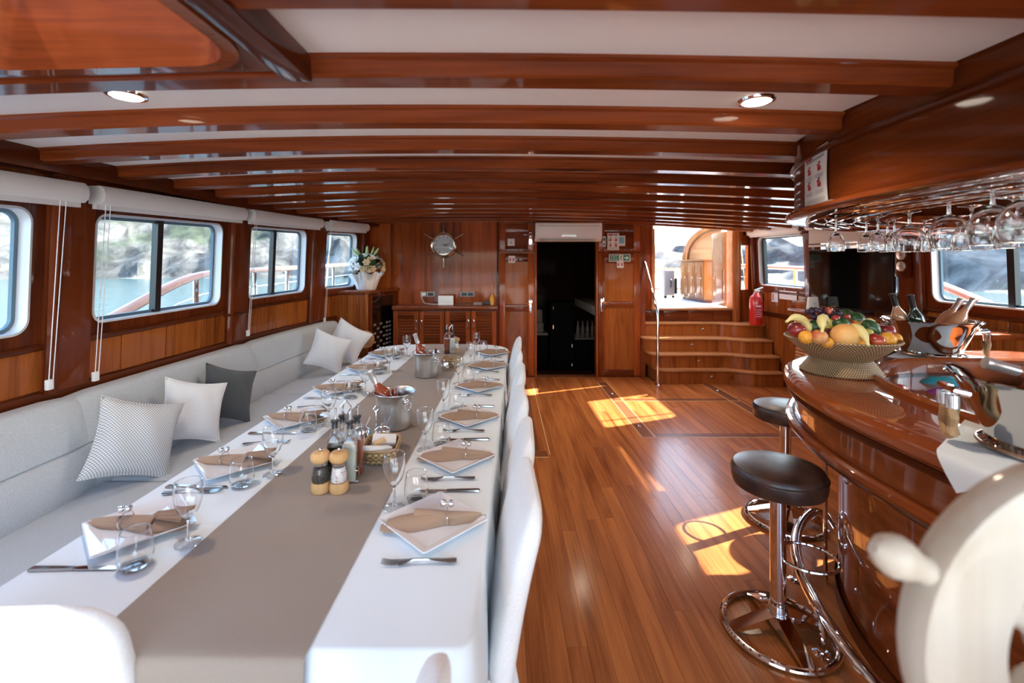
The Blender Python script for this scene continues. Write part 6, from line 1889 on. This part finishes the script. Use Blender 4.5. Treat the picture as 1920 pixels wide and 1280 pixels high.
# ------------------------------------------------------------------ fruit stand
FX, FY = 1.600, 2.165
def build_fruit():
    t = thing('fruit_stand', 'woven wicker pedestal bowl heaped with fruit on the bar', 'fruit bowl', (FX, FY, ZB))
    MB().lathe([(0.0, 0.0), (0.160, 0.0), (0.163, 0.006), (0.155, 0.022), (0.122, 0.068)], 48).build('foot', 'bowl_weave', t)
    MB().lathe([(0.0, 0.062), (0.118, 0.066), (0.128, 0.074), (0.18, 0.112), (0.225, 0.158), (0.228, 0.163), (0.222, 0.163), (0.17, 0.118), (0.11, 0.085), (0.0, 0.082)], 56).build('bowl', 'bowl_weave', t)
    MB().tube([(0.2255 * math.cos(k * PI / 28), 0.2255 * math.sin(k * PI / 28), 0.162) for k in range(56)], 0.006, 6, loop=True).build('rim', 'bowl_weave', t)
    MB().tube([(0.161 * math.cos(k * PI / 28), 0.161 * math.sin(k * PI / 28), 0.006) for k in range(56)], 0.006, 6, loop=True).build('foot_rim', 'bowl_weave', t)
    def fruit(name, label, mat, px, py, Y, r, sq=(1, 1, 1), rot=(0, 0, 0), dimple=True, stem=True):
        t = thing(name, label, 'fruit', at(px, py, Y), 0, 'fruit in the wicker bowl')
        t.rotation_euler = rot
        prof = []
        for k in range(15):
            a = -PI / 2 + PI * k / 14
            rr = math.cos(a); z = math.sin(a)
            if dimple and z > 0.8: z -= 0.9 * (z - 0.8)
            if dimple and z < -0.9: z += 0.6 * (-0.9 - z)
            prof.append((r * max(rr, 0.0), r * z))
        MB().lathe(prof, 24, sx=sq[0], sy=sq[1]).build('flesh', mat, t, angle=80).scale = (1, 1, sq[2])
        if stem:
            MB().tube([(0, 0, r * 0.72 * sq[2]), (0.003, 0, r * 0.95 * sq[2]), (0.006, 0, r * 1.1 * sq[2])], 0.002, 5).build('stem', 'stem_brown', t)
    fruit('grapefruit', 'large pale orange grapefruit at the front of the bowl', 'grapefruit_skin', 1585, 629, 2.005, 0.055, (1.08, 1, 0.96), dimple=False, stem=False)
    fruit('apple', 'dark red apple under the left banana', 'apple_dark', 1494, 618, 2.08, 0.036, rot=(0.3, 0.2, 0))
    fruit('orange', 'orange in front of the left avocado', 'orange_skin', 1511, 632, 2.02, 0.030, stem=False, dimple=False)
    fruit('peach', 'pinkish peach under the upright banana', 'peach_skin', 1536, 631, 1.99, 0.033, rot=(0.2, 0, 0))
    fruit('apple', 'dark red apple between the peach and the grapefruit', 'apple_dark', 1560, 629, 2.06, 0.037, (0.9, 0.9, 1.1))
    fruit('avocado', 'dark green avocado beside the left banana', 'avocado_skin', 1525, 612, 2.12, 0.033, (1.15, 1, 0.9), dimple=False, stem=False)
    fruit('avocado', 'dark green avocado above the grapefruit', 'avocado_skin', 1575, 607, 2.10, 0.036, (1.15, 1, 0.85), dimple=False, stem=False)
    fruit('avocado', 'dark green avocado at the top behind the red fruit', 'avocado_skin', 1604, 599, 2.25, 0.040, (1.05, 1, 0.95), dimple=False, stem=False)
    fruit('avocado', 'green avocado beside the grapes at the back', 'avocado_skin', 1586, 592, 2.32, 0.036, dimple=False, stem=False)
    fruit('papaya', 'long dark green fruit slanting to the right edge', 'avocado_skin', 1634, 619, 2.13, 0.044, (0.85, 0.85, 1.25), (0.0, -0.6, 0), dimple=False, stem=False)
    fruit('apple', 'bright red apple at the right front of the bowl', 'apple_red', 1643, 639, 1.99, 0.034, rot=(0.3, 0.3, 0))
    fruit('apple', 'dark red apple under the long green fruit', 'apple_dark', 1626, 640, 2.03, 0.030)
    fruit('orange', 'orange at the right rim of the bowl', 'orange_skin', 1663, 637, 2.02, 0.0345, stem=False, dimple=False)
    fruit('plum', 'dark red plum behind the right orange', 'apple_dark', 1662, 622, 2.12, 0.037)
    fruit('orange', 'small orange behind the right rim', 'orange_skin', 1679, 635, 2.10, 0.026, stem=False, dimple=False)
    fruit('orange', 'small orange low between peach and grapefruit', 'orange_skin', 1551, 642, 2.00, 0.024, stem=False, dimple=False)
    fruit('orange', 'small orange low between grapefruit and right banana', 'orange_skin', 1612, 645, 1.98, 0.022, stem=False, dimple=False)
    fruit('pear', 'yellow green pear under the middle banana', 'pear_skin', 1552, 612, 2.12, 0.030, (0.9, 0.9, 1.3), (0.1, 0.3, 0), dimple=False)
    fruit('lemon', 'yellow lemon between the right banana and the long green fruit', 'pear_skin', 1628, 624, 2.05, 0.020, dimple=False, stem=False)
    # bananas
    def banana(label, pts, r=0.0175):
        t = thing('banana', label, 'banana', (0, 0, 0), 0, 'fruit in the wicker bowl')
        P = [Vector(at(*p)) for p in pts]
        # smooth curve
        Q = []
        for i in range(len(P) - 1):
            p0, p1, p2, p3 = P[max(i - 1, 0)], P[i], P[i + 1], P[min(i + 2, len(P) - 1)]
            for k in range(6):
                s = k / 6
                Q.append(0.5 * ((2 * p1) + (p2 - p0) * s + (2 * p0 - 5 * p1 + 4 * p2 - p3) * s * s + (3 * p1 - p0 - 3 * p2 + p3) * s ** 3))
        Q.append(P[-1])
        n = len(Q) - 1
        MB().tube(Q[1:], [r * interp([(0, 0.32), (0.14, 0.42), (0.28, 0.95), (0.55, 1.08), (0.85, 0.85), (0.97, 0.4), (1, 0.25)], k / n) for k in range(1, n + 1)], 8).build('skin', 'banana_skin', t)
        MB().tube([Q[0], Q[1], Q[2]], r * 0.34, 7).build('stalk', 'bud_green', t)
    banana('banana arching over the left rim of the bowl', [(1473, 604, 2.06), (1487, 595, 2.06), (1503, 598, 2.07), (1513, 610, 2.07), (1519, 622, 2.06)])
    banana('banana standing upright in the middle of the bowl', [(1541, 624, 1.97), (1541, 610, 1.98), (1540, 600, 2.00), (1545, 595, 2.03), (1553, 606, 2.07)])
    banana('banana hanging over the right front of the bowl', [(1629, 650, 1.91), (1622, 632, 1.94), (1612, 618, 1.97), (1601, 613, 2.0), (1592, 614, 2.03)])
    banana('short banana lying at the back right of the bowl', [(1640, 602, 2.22), (1631, 601, 2.22), (1621, 603, 2.22), (1613, 607, 2.2)], 0.013)
    # grapes: each berry a part of the bunch
    t = thing('grape_bunch', 'bunch of dark purple grapes on top of the fruit', 'grapes', (0, 0, 0), 0, 'fruit in the wicker bowl')
    rnd = random.Random(4)
    gme = MB().ball((0, 0, 0), 0.0125, 12, 8).mesh('grape', 'grape_skin')
    for k in range(58):
        if k < 42:
            c = Vector(at(rnd.uniform(1527, 1560), rnd.uniform(580, 604), 2.2)) + Vector((0, rnd.uniform(-0.05, 0.06), 0))
        else:
            c = Vector(at(rnd.uniform(1560, 1574), rnd.uniform(581, 600), 2.22)) + Vector((0, rnd.uniform(-0.03, 0.05), 0))
        put('grape', gme, t, c, (rnd.random(), rnd.random(), 0))
    MB().tube([at(1548, 590, 2.2), at(1552, 576, 2.18), at(1560, 574, 2.18), at(1567, 575, 2.18)], 0.0025, 6).build('stalk', 'stem_brown', t)
    MB().tube([at(1548, 585, 2.17), at(1551, 578, 2.16), at(1558, 581, 2.15), at(1562, 590, 2.15)], 0.002, 6).build('tendril', 'stem_brown', t)
    for px, py, Y, r, lb in ((1554, 582, 2.14, 0.017, 'strawberry on top of the grapes'), (1567, 598, 2.10, 0.019, 'strawberry beside the middle avocado'), (1587, 596, 2.14, 0.020, 'strawberry above the middle avocado'), (1594, 606, 2.10, 0.018, 'strawberry beside the top avocado')):
        t = thing('strawberry', lb, 'strawberry', at(px, py, Y), 0, 'fruit in the wicker bowl')
        t.rotation_euler = (0.5, 0.4, px)
        MB().lathe([(0.0, -r * 1.2), (r * 0.5, -r * 0.8), (r * 0.95, 0.0), (r, r * 0.4), (r * 0.7, r * 0.8), (0.0, r * 0.85)], 16).build('flesh', 'apple_red', t)
        mb = MB()
        for q in range(5):
            a = q * 2 * PI / 5
            mb.add([(0, 0, r * 0.9), (r * 0.8 * math.cos(a - 0.35), r * 0.8 * math.sin(a - 0.35), r * 0.9), (r * 1.2 * math.cos(a), r * 1.2 * math.sin(a), r * 0.7), (r * 0.8 * math.cos(a + 0.35), r * 0.8 * math.sin(a + 0.35), r * 0.9)], [(0, 1, 2, 3)])
        mb.build('calyx', 'leaf_green', t)
    # hidden fill so that the heap is solid
    for px, py, Y, lb in ((1530, 632, 2.20, 'orange buried in the middle of the fruit heap'), (1570, 630, 2.22, 'orange buried behind the grapefruit'), (1610, 630, 2.22, 'orange buried behind the right banana'), (1640, 630, 2.25, 'orange buried under the long green fruit'), (1565, 612, 2.26, 'orange buried under the grapes'), (1600, 614, 2.2, 'orange buried under the top avocado'), (1545, 612, 2.24, 'orange buried under the left grapes')):
        fruit('orange', lb, 'orange_skin', px, py, Y, 0.036, stem=False, dimple=False)
build_fruit()

# ------------------------------------------------------------------ the helm beside the camera
def build_helm():
    t = thing('helm_wheel', 'pale wooden ship wheel with turned handles close beside the bar', 'ship wheel', (0.648, 0.50, 1.135))
    t.scale = (1.06, 1.0, 1.06)
    RX = Matrix.Rotation(PI / 2, 4, 'X')
    prof = [(0.105, -0.012), (0.112, -0.022), (0.175, -0.026), (0.19, -0.018), (0.195, 0.0), (0.19, 0.018), (0.175, 0.026), (0.112, 0.022), (0.105, 0.012)]
    rings = [[(r * math.cos(2 * PI * k / 56), r * math.sin(2 * PI * k / 56), z) for k in range(56)] for r, z in prof]
    MB().loft(rings, loop=True, M=RX).build('rim', 'wheel_wood', t, angle=40)
    MB().lathe([(0.0, -0.03), (0.045, -0.03), (0.05, -0.02), (0.05, 0.02), (0.045, 0.03), (0.0, 0.03)], 28, M=RX).build('hub', 'wheel_wood', t)
    for k in range(6):
        a = math.radians(156 + 60 * k)
        d = Vector((math.cos(a), 0, math.sin(a)))
        MB().tube([d * 0.04, d * 0.075, d * 0.11], [0.013, 0.018, 0.013], 10).build('spoke', 'wheel_wood', t)
        MB().tube([d * 0.185, d * 0.20, d * 0.212, d * 0.228, d * 0.242, d * 0.25], [0.016, 0.014, 0.019, 0.022, 0.016, 0.006], 12).build('handle', 'wheel_wood', t)
    MB().tube([(0, -0.03, 0), (0, -0.17, 0)], 0.022, 12).build('axle', 'brass', t)
    MB().bx(-0.09, 0.11, -0.34, -0.16, -1.07, 0.05).build('pedestal', 'mahogany_z', t, bevel=0.02, seg=3)
build_helm()
